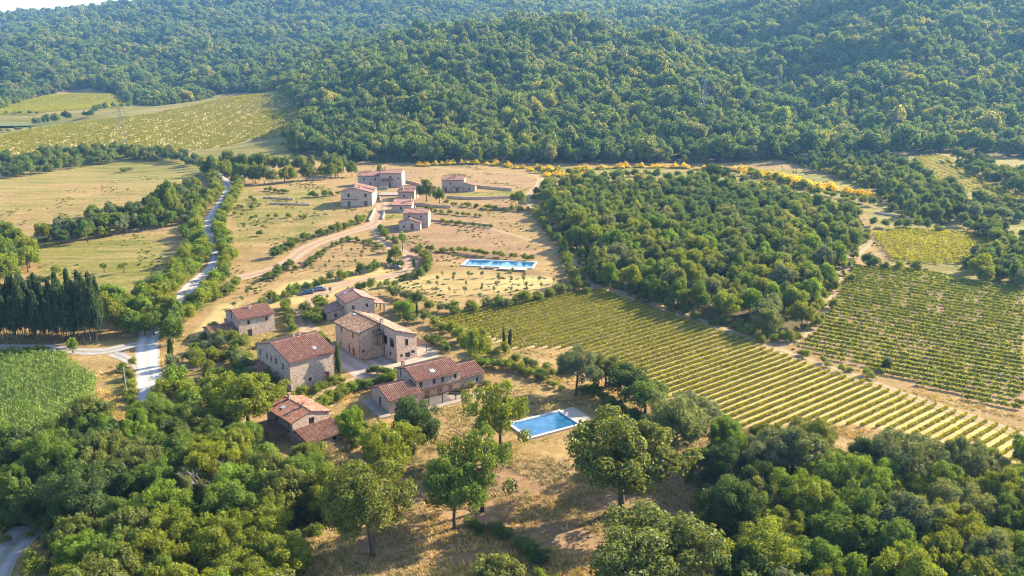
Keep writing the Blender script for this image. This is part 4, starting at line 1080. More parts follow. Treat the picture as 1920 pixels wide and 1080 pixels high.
def tree_px(px, by, ty, wpx, tint, label, crowns=OAK, trunks=TRK, name='oak_tree', cat='tree', k=None):
    """tree given by its foot, its top and its crown width in the photograph"""
    q = at(px, by); m = ppm(q); lo, hi = .5, 60
    for _ in range(40):
        h_ = (lo + hi) / 2
        if project(q + np.array([0, 0, h_]))[1] > ty: lo = h_
        else: hi = h_
    return plant(name, q[0], q[1], wpx / m / 2, lo, crowns, trunks, tint, None, None, cat, label, k=k)

# ---- single trees near the houses
tree_px(1165, 962, 772, 250, 'olive green', 'broad spreading oak standing alone in the dry meadow right of the near pool', k=0)
tree_px(904, 958, 792, 150, 'mid green', 'open crowned oak with visible forked limbs left of the dry meadow', OAK_OPEN, TRK_O)
tree_px(938, 862, 708, 138, 'yellow-green', 'open yellowish oak between the pergola terrace and the near pool', OAK_OPEN, TRK_O)
tree_px(700, 1042, 868, 172, 'olive green', 'large round oak at the bottom, left of the shaded meadow', k=2)
tree_px(852, 992, 852, 138, 'mid green', 'leaning oak with bare lower trunk beside the bottom meadow', OAK, TRK_O, k=1)
tree_px(776, 852, 748, 112, 'dark green', 'dark bushy oak directly in front of the pergola house', k=3)
tree_px(735, 905, 800, 125, 'yellow-green', 'leafy oak just below the dark oak by the pergola house', k=4)
tree_px(466, 808, 694, 158, 'yellow-green', 'bright broad oak left of the tall house with the red door', k=0)
tree_px(1080, 742, 650, 92, 'grey-green', 'grey-green round oak at the near corner of the striped vineyard', k=2)
tree_px(1258, 872, 738, 150, 'grey-green', 'tall grey-green oak behind the meadow oak, at the wood edge', k=1)
tree_px(893, 690, 612, 62, 'yellow-green', 'bushy small tree between the largest farmhouse and the vineyard', OAKM)
tree_px(660, 842, 766, 52, 'bright green', 'slim bright green young tree left of the pergola house shadow', OAKM)
tree_px(1135, 728, 668, 84, 'olive green', 'olive green bushy tree right of the vineyard corner oak', OAKM)
tree_px(1172, 752, 688, 92, 'dark green', 'dark bushy tree on the vineyard bottom edge, left of the silvery tree', OAKM)
tree_px(1210, 774, 716, 96, 'mid green', 'bushy tree below the striped vineyard, just left of the silvery tree', OAKM)
tree_px(1290, 822, 738, 150, 'grey-green', 'silvery thin crowned tree at the bottom tip of the striped vineyard', OAK_OPEN, TRK_O)
tree_px(1225, 1130, 976, 250, 'olive green', 'big oak cut by the bottom edge, right of the dry meadow', k=4)
tree_px(1420, 1120, 985, 170, 'yellow-green', 'yellow-green oak at the bottom edge beside the right wood', k=3)
tree_px(930, 1110, 1044, 110, 'olive green', 'small round oak at the bottom edge left of centre', OAKM)
tree_px(316, 392, 338, 46, 'mid green', 'tall rounded tree in the hedge between the two left fields', OAKM)
tree_px(322, 408, 356, 34, 'yellow-green', 'pale poplar just in front of the tall hedge tree', OAKM)
tree_px(165, 455, 430, 20, 'olive green', 'small lone tree standing in the lower left field', OLIVE, TRK_S)
tree_px(196, 512, 494, 20, 'mid green', 'tiny round tree in the lower left field, left of its twin', OLIVE, TRK_S)
tree_px(233, 512, 494, 22, 'yellow-green', 'tiny spreading tree in the lower left field, right of its twin', OLIVE, TRK_S)
tree_px(105, 520, 500, 20, 'mid green', 'tiny round tree by the brush pile in the left field', OLIVE, TRK_S)
tree_px(137, 662, 632, 22, 'bright green', 'small round bush-like tree beside the shaded farm lane', BUSH, TRK_S)
tree_px(1660, 694, 670, 20, 'dark green', 'dark round shrubby tree at the lower edge of the patchy vineyard', BUSH, TRK_S)
tree_px(1438, 628, 582, 50, 'grey-green', 'pale tree at the near end of the central wood', OAKM)
tree_px(800, 378, 338, 40, 'olive green', 'round olive green tree left of the isolated hamlet house', OAKM)
tree_px(824, 382, 352, 26, 'mid green', 'smaller round tree touching the isolated hamlet house', OAKM)
tree_px(712, 334, 309, 16, 'yellow-green', 'small yellowish tree behind the hamlet roofs', OAKM)
tree_px(973, 388, 356, 30, 'yellow-green', 'yellowish shrubby tree at the top of the forest track', OAKM)
tree_px(755, 470, 437, 20, 'bright green', 'bright young tree beside the hamlet turning circle', OLIVE, TRK_S)
tree_px(742, 492, 460, 28, 'yellow-green', 'rounded young tree above the turning circle wall', OAKM)
tree_px(660, 332, 302, 22, 'mid green', 'tree at the wood corner behind the wide gabled house', OAKM)
tree_px(1340, 345, 306, 60, 'dark green', 'dark dome of an oak standing above the yellow broom', OAKM)
# slim cypresses
def cyp(px, by, ty, wpx, label): tree_px(px, by, ty, wpx, 'dark green', label, CYP, TRK_C, 'cypress_tree', 'cypress')
cyp(636, 712, 647, 15, 'slim dark cypress against the tall house with the red door')
cyp(946, 661, 616, 8, 'left one of two thin cypresses at the vineyard edge')
cyp(956, 660, 616, 8, 'right one of two thin cypresses at the vineyard edge')
cyp(771, 586, 557, 7, 'thin cypress rising from bushes behind the largest farmhouse, left one')
cyp(783, 600, 567, 7, 'thin cypress rising from bushes behind the largest farmhouse, right one')
cyp(322, 682, 632, 12, 'narrow dark cypress right of the white road junction')
cyp(436, 690, 646, 12, 'narrow cypress in the bushes left of the tall house')
cyp(777, 506, 484, 7, 'tiny dark cypress by the turning circle')
cyp(48, 560, 520, 13, 'pointed cypress standing behind the dark conifer row')
cyp(115, 566, 528, 14, 'pointed cypress tip above the middle of the conifer row')
# bare tree in the lower left wood
def bare_tree(px, by, hgt, label):
    q = at(px, by); o = empty('bare_tree', tuple(q)); tag(o, label, 'tree'); rg = random.Random(5); mb = MB(); mb.tube([(0, 0, -.3), (.2, .1, hgt * .35)], [.32, .24], 8); mb.build('trunk', M['bark_pale'], o)
    for i in range(9):
        mb = MB(); a = i * .7 + rg.uniform(-.2, .2)
        def grow(p, d, l, r, n):
            e = p + d * l; m = p + d * l * .5 + Vector((rg.uniform(-.1, .1), rg.uniform(-.1, .1), .05)) * l
            mb.tube([p, m, e], [r, r * .8, r * .6], 5, False)
            if n:
                for _ in range(3):
                    dd = (d + Vector((rg.uniform(-.7, .7), rg.uniform(-.7, .7), rg.uniform(-.15, .6)))).normalized(); grow(e if rg.random() < .6 else m, dd, l * .68, r * .55, n - 1)
        grow(Vector((.2, .1, hgt * .33)), Vector((math.cos(a), math.sin(a), rg.uniform(.5, 1.2))).normalized(), hgt * .3, .13, 3)
        mb.build('branch', M['bark_pale'], o)
bare_tree(398, 958, 10.5, 'leafless grey dead tree spreading bare branches in the lower left wood')

# ---- scattering inside polygons
def poisson(poly, dmin, n, rg, density=None):
    P = np.array([q[:2] for q in poly]); lo, hi = P.min(0), P.max(0); cell = {}; out = []
    for _ in range(n):
        x, y = lo + rg.random(2) * (hi - lo); i, j = int(x / dmin), int(y / dmin); ok = True
        for a in (-1, 0, 1):
            for b in (-1, 0, 1):
                for q in cell.get((i + a, j + b), ()):
                    if (q[0] - x) ** 2 + (q[1] - y) ** 2 < dmin * dmin: ok = False
        if ok: cell.setdefault((i, j), []).append((x, y)); out.append((x, y))
    out = np.array(out); return out[inpoly(out[:, 0], out[:, 1], P)]
def wood(poly, dmin, n, rr, hh, tints, place, group, crowns, seed=1, name='oak_tree', limit=None):
    rg = np.random.default_rng(seed); pts = poisson(poly, dmin, n, rg)
    pts = pts[np.argsort(np.hypot(pts[:, 0], pts[:, 1]))]; rest = []
    for k, (x, y) in enumerate(pts):
        if limit is not None and k >= limit: rest.append((x, y)); continue
        r = rg.uniform(*rr); plant(name, x, y, r, r / np.mean(rr) ** .6 * np.mean(hh) / np.mean(rr) ** .4 * rg.uniform(.9, 1.12), crowns, TRK, (tints(x, y) if callable(tints) else tints)[int(rg.integers(6))], place, group, 'tree')
    return rest
wood(WLD['LL'], 5.9, 4000, (4.2, 6.0), (8.2, 12.0), lambda x, y: (['dark green', 'dark green', 'mid green', 'dark green', 'olive green', 'mid green'] if project((x, y, 0))[0] < 250 and y > 112 else ['yellow-green', 'yellow-green', 'mid green', 'olive green', 'bright green', 'mid green']), 'the lower left wood', 'oaks of the lower left wood', OAK, 3)
wood(WLD['LR'], 6.0, 6000, (4.2, 6.4), (8.5, 12.5), lambda x, y: (['dark green', 'grey-green', 'mid green', 'dark green', 'olive green', 'grey-green'] if y > 128 or project((x, y, 0))[0] < 1440 else ['mid green', 'yellow-green', 'yellow-green', 'bright green', 'mid green', 'grey-green']), 'the lower right wood', 'oaks of the lower right wood', OAK, 4)
REST_MID = wood(WLD['MID'], 6.6, 5000, (3.9, 5.6), (8.0, 11.0), ['bright green', 'olive green', 'mid green', 'yellow-green', 'grey-green', 'olive green'], 'the central wood', 'oaks of the central wood', OAKM, 5, limit=115)
wood(ats([(-60, 560), (-60, 450), (10, 445), (45, 470), (62, 500), (50, 528), (20, 535)]), 6.0, 400, (3.8, 5.4), (8.5, 11.5), ['mid green', 'bright green', 'yellow-green'] * 2, 'the clump at the left frame edge', 'trees at the left frame edge', OAKM, 6)
def belt(px, step, jit, rr, hh, tints, place, group, crowns=HEDGE, trunks=TRK, name='hedgerow_tree', seed=1, cat='tree', word=None):
    P = smooth(ats(px), 10); L = np.r_[0, np.cumsum(np.hypot(*np.diff(P, axis=0).T))]; rg = np.random.default_rng(seed); s = 0.0
    while s < L[-1]:
        x, y = np.interp(s, L, P[:, 0]) + rg.normal(0, jit), np.interp(s, L, P[:, 1]) + rg.normal(0, jit)
        r = rg.uniform(*rr); hg_, ti_ = r / np.mean(rr) * rg.uniform(*hh), tints[int(rg.integers(len(tints)))]
        if name == 'hedgerow_tree': TREEQ.append((r * ppm((x, y, float(hz(x, y)))), x, y, r, hg_, ti_, place, group))
        else: plant(name, x, y, r, hg_, crowns, trunks, ti_, place, group, cat, kindword=word)
        s += step * rg.uniform(.75, 1.3)
TREEQ = []
T1 = ['mid green', 'olive green', 'yellow-green', 'dark green']
def thicket(px, dmin, rr, hh, tints, place, group, seed):
    pts = poisson(ats(px), dmin, 1500, np.random.default_rng(seed)); rg = np.random.default_rng(seed + 500)
    for x, y in pts:
        r = rg.uniform(*rr); TREEQ.append((r * ppm((x, y, float(hz(x, y)))), x, y, r, r / np.mean(rr) * rg.uniform(*hh), tints[int(rg.integers(len(tints)))], place, group))
thicket([(-40, 296), (60, 298), (130, 286), (210, 282), (300, 288), (372, 304), (388, 324), (340, 306), (250, 302), (160, 312), (60, 330), (-40, 342)], 5.4, (3.0, 4.8), (6, 9.5), T1, 'the belt above the upper left field', 'trees above the upper left field', 11)
thicket([(62, 448), (150, 424), (160, 405), (260, 398), (330, 366), (372, 348), (388, 380), (345, 424), (230, 440), (75, 464)], 4.3, (2.3, 3.9), (4.5, 8), ['mid green', 'dark green', 'yellow-green', 'grey-green'], 'the hedge between the left fields', 'trees between the left fields', 13)
belt([(400, 330), (450, 342), (505, 345), (560, 340), (610, 336), (650, 322)], 5.0, 2.2, (3.4, 5.0), (9, 13), ['olive green', 'yellow-green', 'mid green'], 'the wood corner left of the hamlet', 'trees left of the hamlet', seed=15)
belt([(420, 318), (480, 322), (560, 322), (620, 318)], 6.5, 3.0, (3.6, 5.2), (10, 13), ['olive green', 'yellow-green', 'mid green'], 'the back of the wood left of the hamlet', 'trees left of the hamlet', seed=16)
thicket([(1785, 505), (1840, 480), (1940, 466), (1940, 545), (1850, 538), (1800, 522)], 5.4, (2.8, 4.6), (6, 9.5), ['mid green', 'grey-green', 'dark green', 'yellow-green'], 'the clump beyond the patchy vineyard', 'trees at the right frame edge', 17)
thicket([(1786, 298), (1850, 310), (1940, 342), (1940, 376), (1870, 352), (1800, 320)], 6.2, (3.0, 4.8), (6.5, 9.5), ['dark green', 'mid green', 'olive green'], 'the dark far right belt', 'trees of the far right belt', 19)
thicket([(1758, 392), (1840, 378), (1940, 390), (1940, 424), (1850, 414), (1790, 418)], 5.6, (2.6, 4.4), (5, 8.5), ['mid green', 'grey-green', 'dark green', 'olive green'], 'the hedge below the far vineyard', 'trees below the far right vineyard', 20)
thicket([(1800, 412), (1850, 422), (1940, 458), (1940, 484), (1860, 462), (1812, 438)], 5.4, (2.4, 4.0), (5, 7.5), ['mid green', 'dark green', 'olive green'], 'the hedge by the small vineyard', 'trees right of the small vineyard', 21)
belt([(180, 218), (120, 226), (62, 238)], 7, 3, (3.2, 5.0), (7, 11), T1, 'the clump on the lake shore', 'trees on the lake shore', seed=22)
belt([(170, 214), (200, 206), (262, 200)], 8, 2, (2.6, 4.2), (6, 10), T1, "the row between the vineyard hills", 'trees on the lake shore', seed=23)
belt([(-20, 216), (40, 214), (70, 216)], 8, 2, (2.4, 3.6), (4, 6), ['dark green'], 'the far lake bank', 'trees on the lake shore', seed=24)
belt([(-30, 250), (20, 247), (60, 242)], 7, 2, (2, 3.2), (3, 5), ['dark green', 'olive green'], 'the near lake bank', 'trees on the lake shore', seed=25)
belt([(205, 555), (225, 600), (240, 640), (262, 605), (255, 570)], 4.6, 1.6, (2.4, 3.8), (5, 8), ['yellow-green', 'mid green', 'bright green'], 'the grove left of the road bend', 'trees left of the road bend', seed=26)
belt([(285, 610), (310, 625), (330, 640), (318, 600)], 4.0, 1.4, (2.4, 3.6), (5.5, 8), ['mid green', 'yellow-green'], 'the thicket over the hidden road bend', 'trees left of the road bend', seed=27)
TREEQ.sort(key=lambda q: -q[0])
for _, x, y, r, hg_, ti_, place, group in TREEQ[:280]: plant('hedgerow_tree', x, y, r, hg_, HEDGE, TRK, ti_, place, group, 'tree')
REST_TREE = np.array([q[1:5] for q in TREEQ[280:]])
# dark conifer plantation
for row, (by, off) in enumerate(((646, 0), (637, 7), (628, 2), (619, 8))):
    for k in range(17):
        px = -22 + off + k * 12.8 + rnd.uniform(-2, 2)
        if px > 192: continue
        q = at(px, by); plant('conifer_tree', q[0], q[1], rnd.uniform(1.6, 2.4), rnd.uniform(12.5, 20.0), CONE, TRK_C, 'deep green', 'the dark conifer plantation', 'conifers beside the farm lane', 'conifer')
# hedges and bushes
BUSHQ = []
def hedge(px, step, jit, rr, hh, tints, place, seed, name='bush'):
    P = smooth(ats(px), 10); L = np.r_[0, np.cumsum(np.hypot(*np.diff(P, axis=0).T))]; rg = np.random.default_rng(seed); s = 0.0
    while s < L[-1]:
        x, y = np.interp(s, L, P[:, 0]) + rg.normal(0, jit), np.interp(s, L, P[:, 1]) + rg.normal(0, jit); r = rg.uniform(*rr)
        r *= 1.22 if y > 230 else 1.08
        BUSHQ.append((r * ppm((x, y, float(hz(x, y)))), x, y, r, r / np.mean(rr) * rg.uniform(*hh), tints[int(rg.integers(len(tints)))], place)); s += step * rg.uniform(.75, 1.3)
def build_bushes(limit):
    BUSHQ.sort(key=lambda q: -q[0])
    for _, x, y, r, hgt, tint, place in BUSHQ[:limit]:
        plant('bush', x, y, r, hgt, BUSH, None, tint, place, 'bushes of ' + place, 'bush')
    return BUSHQ[limit:]
YG = ['yellow-green', 'mid green', 'yellow-green', 'bright green']; OG = ['olive green', 'mid green', 'yellow-green', 'grey-green']
hedge([(282, 580), (318, 556), (345, 532), (368, 505), (380, 482), (374, 455), (366, 428), (376, 402), (398, 378), (408, 358), (398, 338), (384, 322)], 2.6, .9, (1.9, 3.1), (3.2, 5.2), YG, "the left roadside hedge", 31)
hedge([(262, 582), (300, 552), (330, 525), (350, 495), (356, 465), (350, 440)], 3.2, 1.1, (2.0, 3.2), (3.2, 5.4), YG, "the outer left roadside row", 32)
hedge([(350, 598), (382, 566), (412, 534), (424, 505), (424, 478), (414, 450), (412, 428), (422, 402), (436, 380), (446, 356), (440, 340)], 2.7, .9, (1.7, 2.8), (3.0, 4.8), YG, "the right roadside hedge", 33)
hedge([(410, 560), (432, 552), (440, 535)], 2.6, .8, (1.4, 2.2), (2, 3.4), OG, "the right roadside hedge", 34)
hedge([(522, 484), (540, 466), (575, 450), (612, 440), (655, 426), (690, 412)], 2.6, .7, (1.3, 2.2), (2.0, 3.2), OG, 'the hedge along the hamlet drive', 35)
hedge([(506, 524), (528, 512), (546, 500)], 2.4, .6, (1.2, 2.0), (1.8, 2.6), OG, "the lower hamlet drive", 36)
hedge([(552, 506), (575, 500), (590, 488), (602, 480)], 2.2, .4, (.9, 1.5), (1.4, 2.2), OG, "the thin lower drive hedge", 37)
hedge([(605, 474), (620, 466), (640, 456), (648, 450)], 3.0, .5, (.7, 1.2), (1.2, 2.0), OG, "the thin lower drive hedge", 38)
hedge([(490, 572), (535, 560), (575, 545), (605, 532), (640, 524), (668, 514), (700, 508), (708, 500)], 2.5, .7, (1.3, 2.1), (2.0, 3.2), YG, "the hedge above the cars", 39)
hedge([(660, 452), (690, 456), (712, 466)], 2.0, .4, (.9, 1.4), (1.2, 1.8), OG, "the curved hamlet bank", 40)
hedge([(714, 430), (722, 444), (738, 456), (745, 462)], 1.9, .5, (1.0, 1.7), (1.8, 2.8), YG, "the hedge right of the drive", 41)
hedge([(784, 478), (800, 490), (800, 506), (790, 518), (766, 524), (748, 528)], 2.2, .6, (1.2, 1.9), (2.0, 3.0), OG, "the turning circle hedge", 42)
hedge([(728, 494), (745, 500), (758, 497)], 2.2, .6, (1.0, 1.7), (1.8, 2.8), YG, "the turning circle hedge", 43)
hedge([(668, 548), (690, 544), (715, 540), (745, 536)], 2.3, .6, (1.1, 1.9), (2.0, 3.2), YG, "the hedge behind the lean-to", 44)
hedge([(790, 468), (830, 472), (865, 474), (905, 478), (950, 482), (1000, 488)], 2.3, .6, (.9, 1.5), (1.2, 2.2), OG, "the terrace above the long pool", 45)
hedge([(736, 556), (768, 566), (800, 580), (840, 588), (880, 584), (930, 578), (985, 570), (1040, 556), (1085, 544)], 3.0, 1.0, (1.5, 2.5), (2.4, 4.0), OG, "the hedge atop the striped vineyard", 46)
hedge([(752, 582), (765, 600), (782, 612)], 2.0, .9, (1.5, 2.2), (2.5, 4.2), YG, "the clump behind the largest farmhouse", 47)
hedge([(800, 606), (830, 622), (850, 636), (880, 655), (915, 668), (945, 672)], 2.4, 1.0, (1.4, 2.3), (2.2, 3.8), YG, "the scrub beside the striped vineyard", 48)
hedge([(868, 692), (905, 690), (945, 692), (985, 702), (1015, 712)], 1.6, .4, (1.4, 2.0), (1.9, 2.7), YG, "the clipped hedge above the near pool", 49)
hedge([(1010, 712), (1030, 722), (1054, 734)], 1.8, .4, (.9, 1.4), (1.4, 2.0), YG, "the clipped hedge above the near pool", 50)
hedge([(965, 680), (1000, 694), (1040, 706)], 2.2, .8, (1.3, 2.0), (2.0, 3.2), OG, "the scrub under the vineyard corner", 51)
hedge([(700, 700), (715, 704), (742, 706)], 1.3, .4, (1.4, 2.0), (2.0, 2.8), YG, "the clipped hedge by the courtyard", 52)
hedge([(596, 772), (612, 760), (640, 744), (672, 732), (705, 724), (735, 722)], 1.3, .35, (1.4, 2.0), (2.0, 2.8), YG, "the curved hedge behind the pergola house", 53)
hedge([(558, 746), (585, 740), (612, 726), (640, 716)], 1.4, .35, (1.3, 1.8), (1.8, 2.6), YG, "the hedge below the red door", 54)
hedge([(535, 576), (540, 594), (545, 612), (548, 628)], 1.5, .35, (1.1, 1.6), (2.2, 3.0), ['yellow-green'], "the upright hedge by the leftmost house", 55)
hedge([(575, 592), (590, 608), (598, 575), (606, 588)], 1.9, .8, (1.2, 1.9), (2.0, 3.4), OG, "the scrub left of the lean-to", 56)
hedge([(590, 636), (605, 640), (622, 648)], 1.5, .5, (1.1, 1.6), (1.8, 2.4), YG, "the scrub behind the largest farmhouse", 57)
hedge([(488, 652), (515, 646), (540, 640), (555, 642)], 1.5, .5, (1.0, 1.6), (1.6, 2.4), YG, "the scrub behind the tall house", 58)
hedge([(402, 640), (415, 648), (432, 652), (448, 652), (462, 656)], 1.7, .7, (1.2, 1.9), (2.4, 4.4), OG, "the scrub before the leftmost house", 59)
hedge([(335, 690), (352, 682), (372, 690), (395, 676), (420, 676), (440, 680), (460, 690), (440, 705), (410, 715), (380, 705)], 2.1, 1.1, (1.8, 2.8), (2.6, 4.6), OG, 'the thicket left of the tall house', 60)
hedge([(315, 745), (330, 724), (345, 740), (360, 770), (340, 785), (365, 800), (400, 800), (420, 822), (440, 800), (420, 770), (390, 740)], 2.3, 1.2, (2.0, 3.2), (3.0, 5.2), YG, 'the thicket right of the white road', 61)
hedge([(470, 740), (490, 760), (500, 720), (478, 715)], 2.2, .8, (1.5, 2.3), (2.5, 4.0), OG, "the scrub below the tall house", 62)
hedge([(622, 806), (640, 818), (655, 826), (690, 846)], 1.8, .7, (1.3, 2.0), (2.0, 3.2), YG, "the scrub by the lowest house", 63)
hedge([(885, 985), (920, 1004), (950, 1016), (985, 1040), (1010, 1066)], 1.7, .7, (1.2, 2.0), (1.6, 2.8), ['dark green', 'olive green', 'mid green'], "the dark bottom meadow hedge", 64)
hedge([(1020, 1092), (1050, 1100)], 1.6, .6, (1.2, 1.8), (2.2, 3.2), YG, "the pale bottom edge scrub", 65)
hedge([(1322, 900), (1332, 940), (1345, 985), (1362, 1040)], 2.0, .8, (1.5, 2.4), (2.0, 3.4), ['olive green', 'grey-green', 'dark green'], "the brambles beside the right wood", 66)
hedge([(1100, 742), (1145, 765), (1195, 790), (1240, 815)], 2.0, .9, (1.5, 2.3), (2.2, 3.8), ['dark green', 'mid green', 'olive green'], "the scrub below the striped vineyard", 67)
hedge([(1000, 398), (1030, 436), (1055, 470), (1062, 500), (1085, 540), (1105, 556)], 2.4, .7, (1.2, 2.0), (2.0, 3.2), ['olive green', 'dark green', 'mid green'], "the strip beside the forest track", 68)
hedge([(835, 384), (880, 388), (920, 392), (960, 396), (990, 396)], 2.6, .7, (.9, 1.6), (1.4, 2.4), OG, 'the upper terrace right of the hamlet', 69)
hedge([(800, 392), (830, 400), (870, 404), (905, 408)], 3.0, .8, (.9, 1.6), (1.2, 2.0), OG, 'the middle terrace right of the hamlet', 70)
hedge([(830, 418), (880, 424), (930, 428)], 2.6, .6, (.8, 1.4), (1.2, 1.8), OG, 'the lower terrace right of the hamlet', 71)
hedge([(500, 358), (530, 362), (545, 362)], 2.2, .7, (1.2, 1.9), (1.8, 2.6), OG, 'the upper terrace left of the hamlet', 72)
hedge([(585, 370), (610, 368), (635, 366)], 2.0, .8, (1.3, 2.1), (2.0, 3.0), OG, "the scrub beside the gabled house", 73)
hedge([(440, 404), (470, 408), (520, 408), (580, 410)], 5.0, .8, (.8, 1.5), (1.2, 2.0), OG, 'the grassy slope left of the hamlet', 74)
hedge([(430, 388), (480, 392), (470, 372)], 5.0, 1.0, (.9, 1.7), (1.2, 2.2), OG, 'the grassy slope left of the hamlet', 75)
hedge([(1630, 500), (1660, 506), (1720, 510)], 4.0, 1.0, (1.5, 2.6), (2.6, 4.2), ['dark green'], "the gap between right vineyards", 76)
hedge([(1500, 666), (1560, 690), (1620, 706), (1660, 718)], 3.0, .8, (1.1, 1.8), (1.5, 2.6), OG, "the patchy vineyard's lower edge", 77)
hedge([(1640, 425), (1680, 430), (1720, 428), (1760, 436)], 4.0, 1.2, (1.4, 2.6), (2.2, 4.2), ['grey-green', 'olive green', 'dark green'], 'the scrub above the small vineyard', 78)
hedge([(232, 322), (252, 318)], 3.0, .8, (2.2, 3.0), (2.4, 3.2), ['olive green'], "the upper left field thicket", 79)
hedge([(486, 442), (496, 442)], 4, .3, (1.4, 1.8), (2, 2.6), ['grey-green'], 'the slope right of the white road', 80)
hedge([(60, 525), (78, 528), (95, 524)], 2.4, .6, (1.2, 1.8), (1.2, 1.8), ['dark green'], "the left field brush pile", 81)
hedge([(238, 690), (242, 715), (246, 740), (250, 770)], 2.0, .7, (1.0, 1.7), (1.8, 3.0), ['dark green', 'mid green'], 'the ditch beside the white road', 82)
hedge([(30, 660), (80, 664), (120, 676)], 3.0, .8, (1.0, 1.6), (1.4, 2.2), ['dark green'], 'the verge above the maize field', 83)
hedge([(1020, 324), (1090, 330), (1160, 332), (1250, 332), (1340, 336), (1400, 345)], 4.0, 2.4, (1.5, 2.8), (2.2, 4.0), OG, 'the scrub among the broom', 84)
hedge([(1400, 326), (1460, 342), (1520, 358), (1580, 376), (1640, 388)], 3.2, 3.0, (1.5, 2.8), (2.2, 4.0), OG, 'the scrub below the broom bank', 85)
hedge([(1420, 352), (1490, 370), (1560, 388), (1620, 405)], 3.4, 2.6, (1.6, 2.8), (2.4, 4.2), OG, 'the scrub below the broom bank', 86)
hedge([(500, 745), (530, 752), (560, 762), (590, 770)], 1.8, .9, (1.2, 2.0), (1.8, 3.2), YG, 'the scrub between the tall and lowest houses', 87)
hedge([(500, 690), (480, 700), (462, 720), (450, 700)], 2.0, .9, (1.4, 2.2), (2.2, 3.6), OG, 'the scrub beside the tall house', 88)
hedge([(640, 790), (665, 800), (690, 806), (720, 800)], 1.9, .9, (1.0, 1.7), (1.5, 2.6), YG, 'the scrub below the curved hedge', 89)
hedge([(790, 640), (812, 645), (830, 655), (860, 662)], 2.2, .9, (1.1, 1.8), (1.6, 2.8), YG, 'the scrub right of the largest farmhouse', 90)
hedge([(850, 735), (880, 728), (915, 722), (930, 735)], 2.4, .9, (.9, 1.5), (1.3, 2.2), OG, 'the scrub above the near pool', 191)
hedge([(380, 640), (400, 625), (420, 650), (375, 660)], 2.0, .8, (1.2, 2.0), (1.8, 3.2), OG, 'the scrub beside the leftmost house', 192)
REST_BUSH = build_bushes(285)
# saplings of the young olive grove
SAP = []
for poly, step in (([(430, 560), (480, 525), (560, 512), (640, 505), (700, 492), (700, 470), (650, 462), (600, 485), (520, 530), (440, 590)], 5.2), ([(790, 552), (840, 510), (1000, 512), (1060, 525), (1020, 548), (900, 562)], 5.2), ([(575, 575), (640, 540), (740, 545), (720, 560)], 5.5)):
    Wp = ats(poly); P = np.array([q[:2] for q in Wp]); lo, hi = P.min(0), P.max(0)
    for x in np.arange(lo[0], hi[0], step):
        for y in np.arange(lo[1], hi[1], step * 1.15):
            xx, yy = x + rnd.uniform(-.7, .7), y + rnd.uniform(-.7, .7)
            if inpoly(np.array([xx]), np.array([yy]), P)[0] and rnd.random() < .8: SAP.append((xx, yy))
for (x, y) in SAP[:230]:
    right = project((x, y, float(hz(x, y))))[0] > 770
    plant('olive_sapling', x, y, rnd.uniform(.5, .95), rnd.uniform(1.7, 2.9), OLIVE, TRK_S, 'grey-green', 'the grove below the long pool' if right else 'the grove above the leftmost house', 'saplings of the young olive grove', 'sapling')
# flowering broom
def broom_mesh(seed):
    rg = np.random.default_rng(seed); n = 300; u = unit(n, rg); u[:, 2] = np.abs(u[:, 2]); C = u * np.array([1, 1, 1.7]) * (.75 + .3 * rg.random((n, 1))) * (1 + .2 * np.sin(5 * u[:, :1] + 4 * u[:, 1:2] + seed))
    V, F = leaf_quads(C, u, .15 * rg.uniform(.7, 1.3, n), rg); me = mesh_np('broom', V, F, LF); me.materials.append(M['broom_flower'])
    mi = ((C[:, 2] > .55) & (rg.random(n) < .86)).astype(np.int32); me.polygons.foreach_set('material_index', mi); return me
BROOM = [broom_mesh(s) for s in (1, 2, 3)]
for px, st, jt, rr, pl, sd in (([(786, 312), (860, 309), (930, 310), (965, 316), (1010, 318)], 6.0, 1.6, (1.7, 2.7), 'the row behind the isolated house', 91),
                  ([(1008, 320), (1060, 322), (1115, 320)], 3.4, 2.2, (2.0, 3.4), 'the row atop the forest track', 92), ([(1020, 330), (1060, 333), (1110, 332)], 5.0, 2.0, (1.8, 3.0), 'the lower row atop the track', 93),
                  ([(1120, 318), (1190, 314), (1260, 315), (1340, 320), (1385, 322)], 4.6, 1.8, (2.0, 3.4), 'the row above the central wood', 94),
                  ([(1380, 320), (1420, 327), (1470, 335), (1520, 347), (1565, 356)], 2.8, 2.2, (2.1, 3.6), 'the long bank right of the wood', 95),
                  ([(1400, 332), (1450, 338), (1500, 350), (1545, 360)], 3.6, 2.4, (1.9, 3.2), 'the lower long bank', 96),
                  ([(1565, 358), (1605, 364), (1650, 372)], 2.8, 1.8, (2.0, 3.4), 'the right end of the broom bank', 97)):
    belt(px, st * .8, jt, (rr[0] * 1.15, rr[1] * 1.15), (2.4, 4.4), ['olive green'], pl, 'yellow flowering broom', BROOM, None, 'broom_shrub', sd, 'shrub', 'broom')

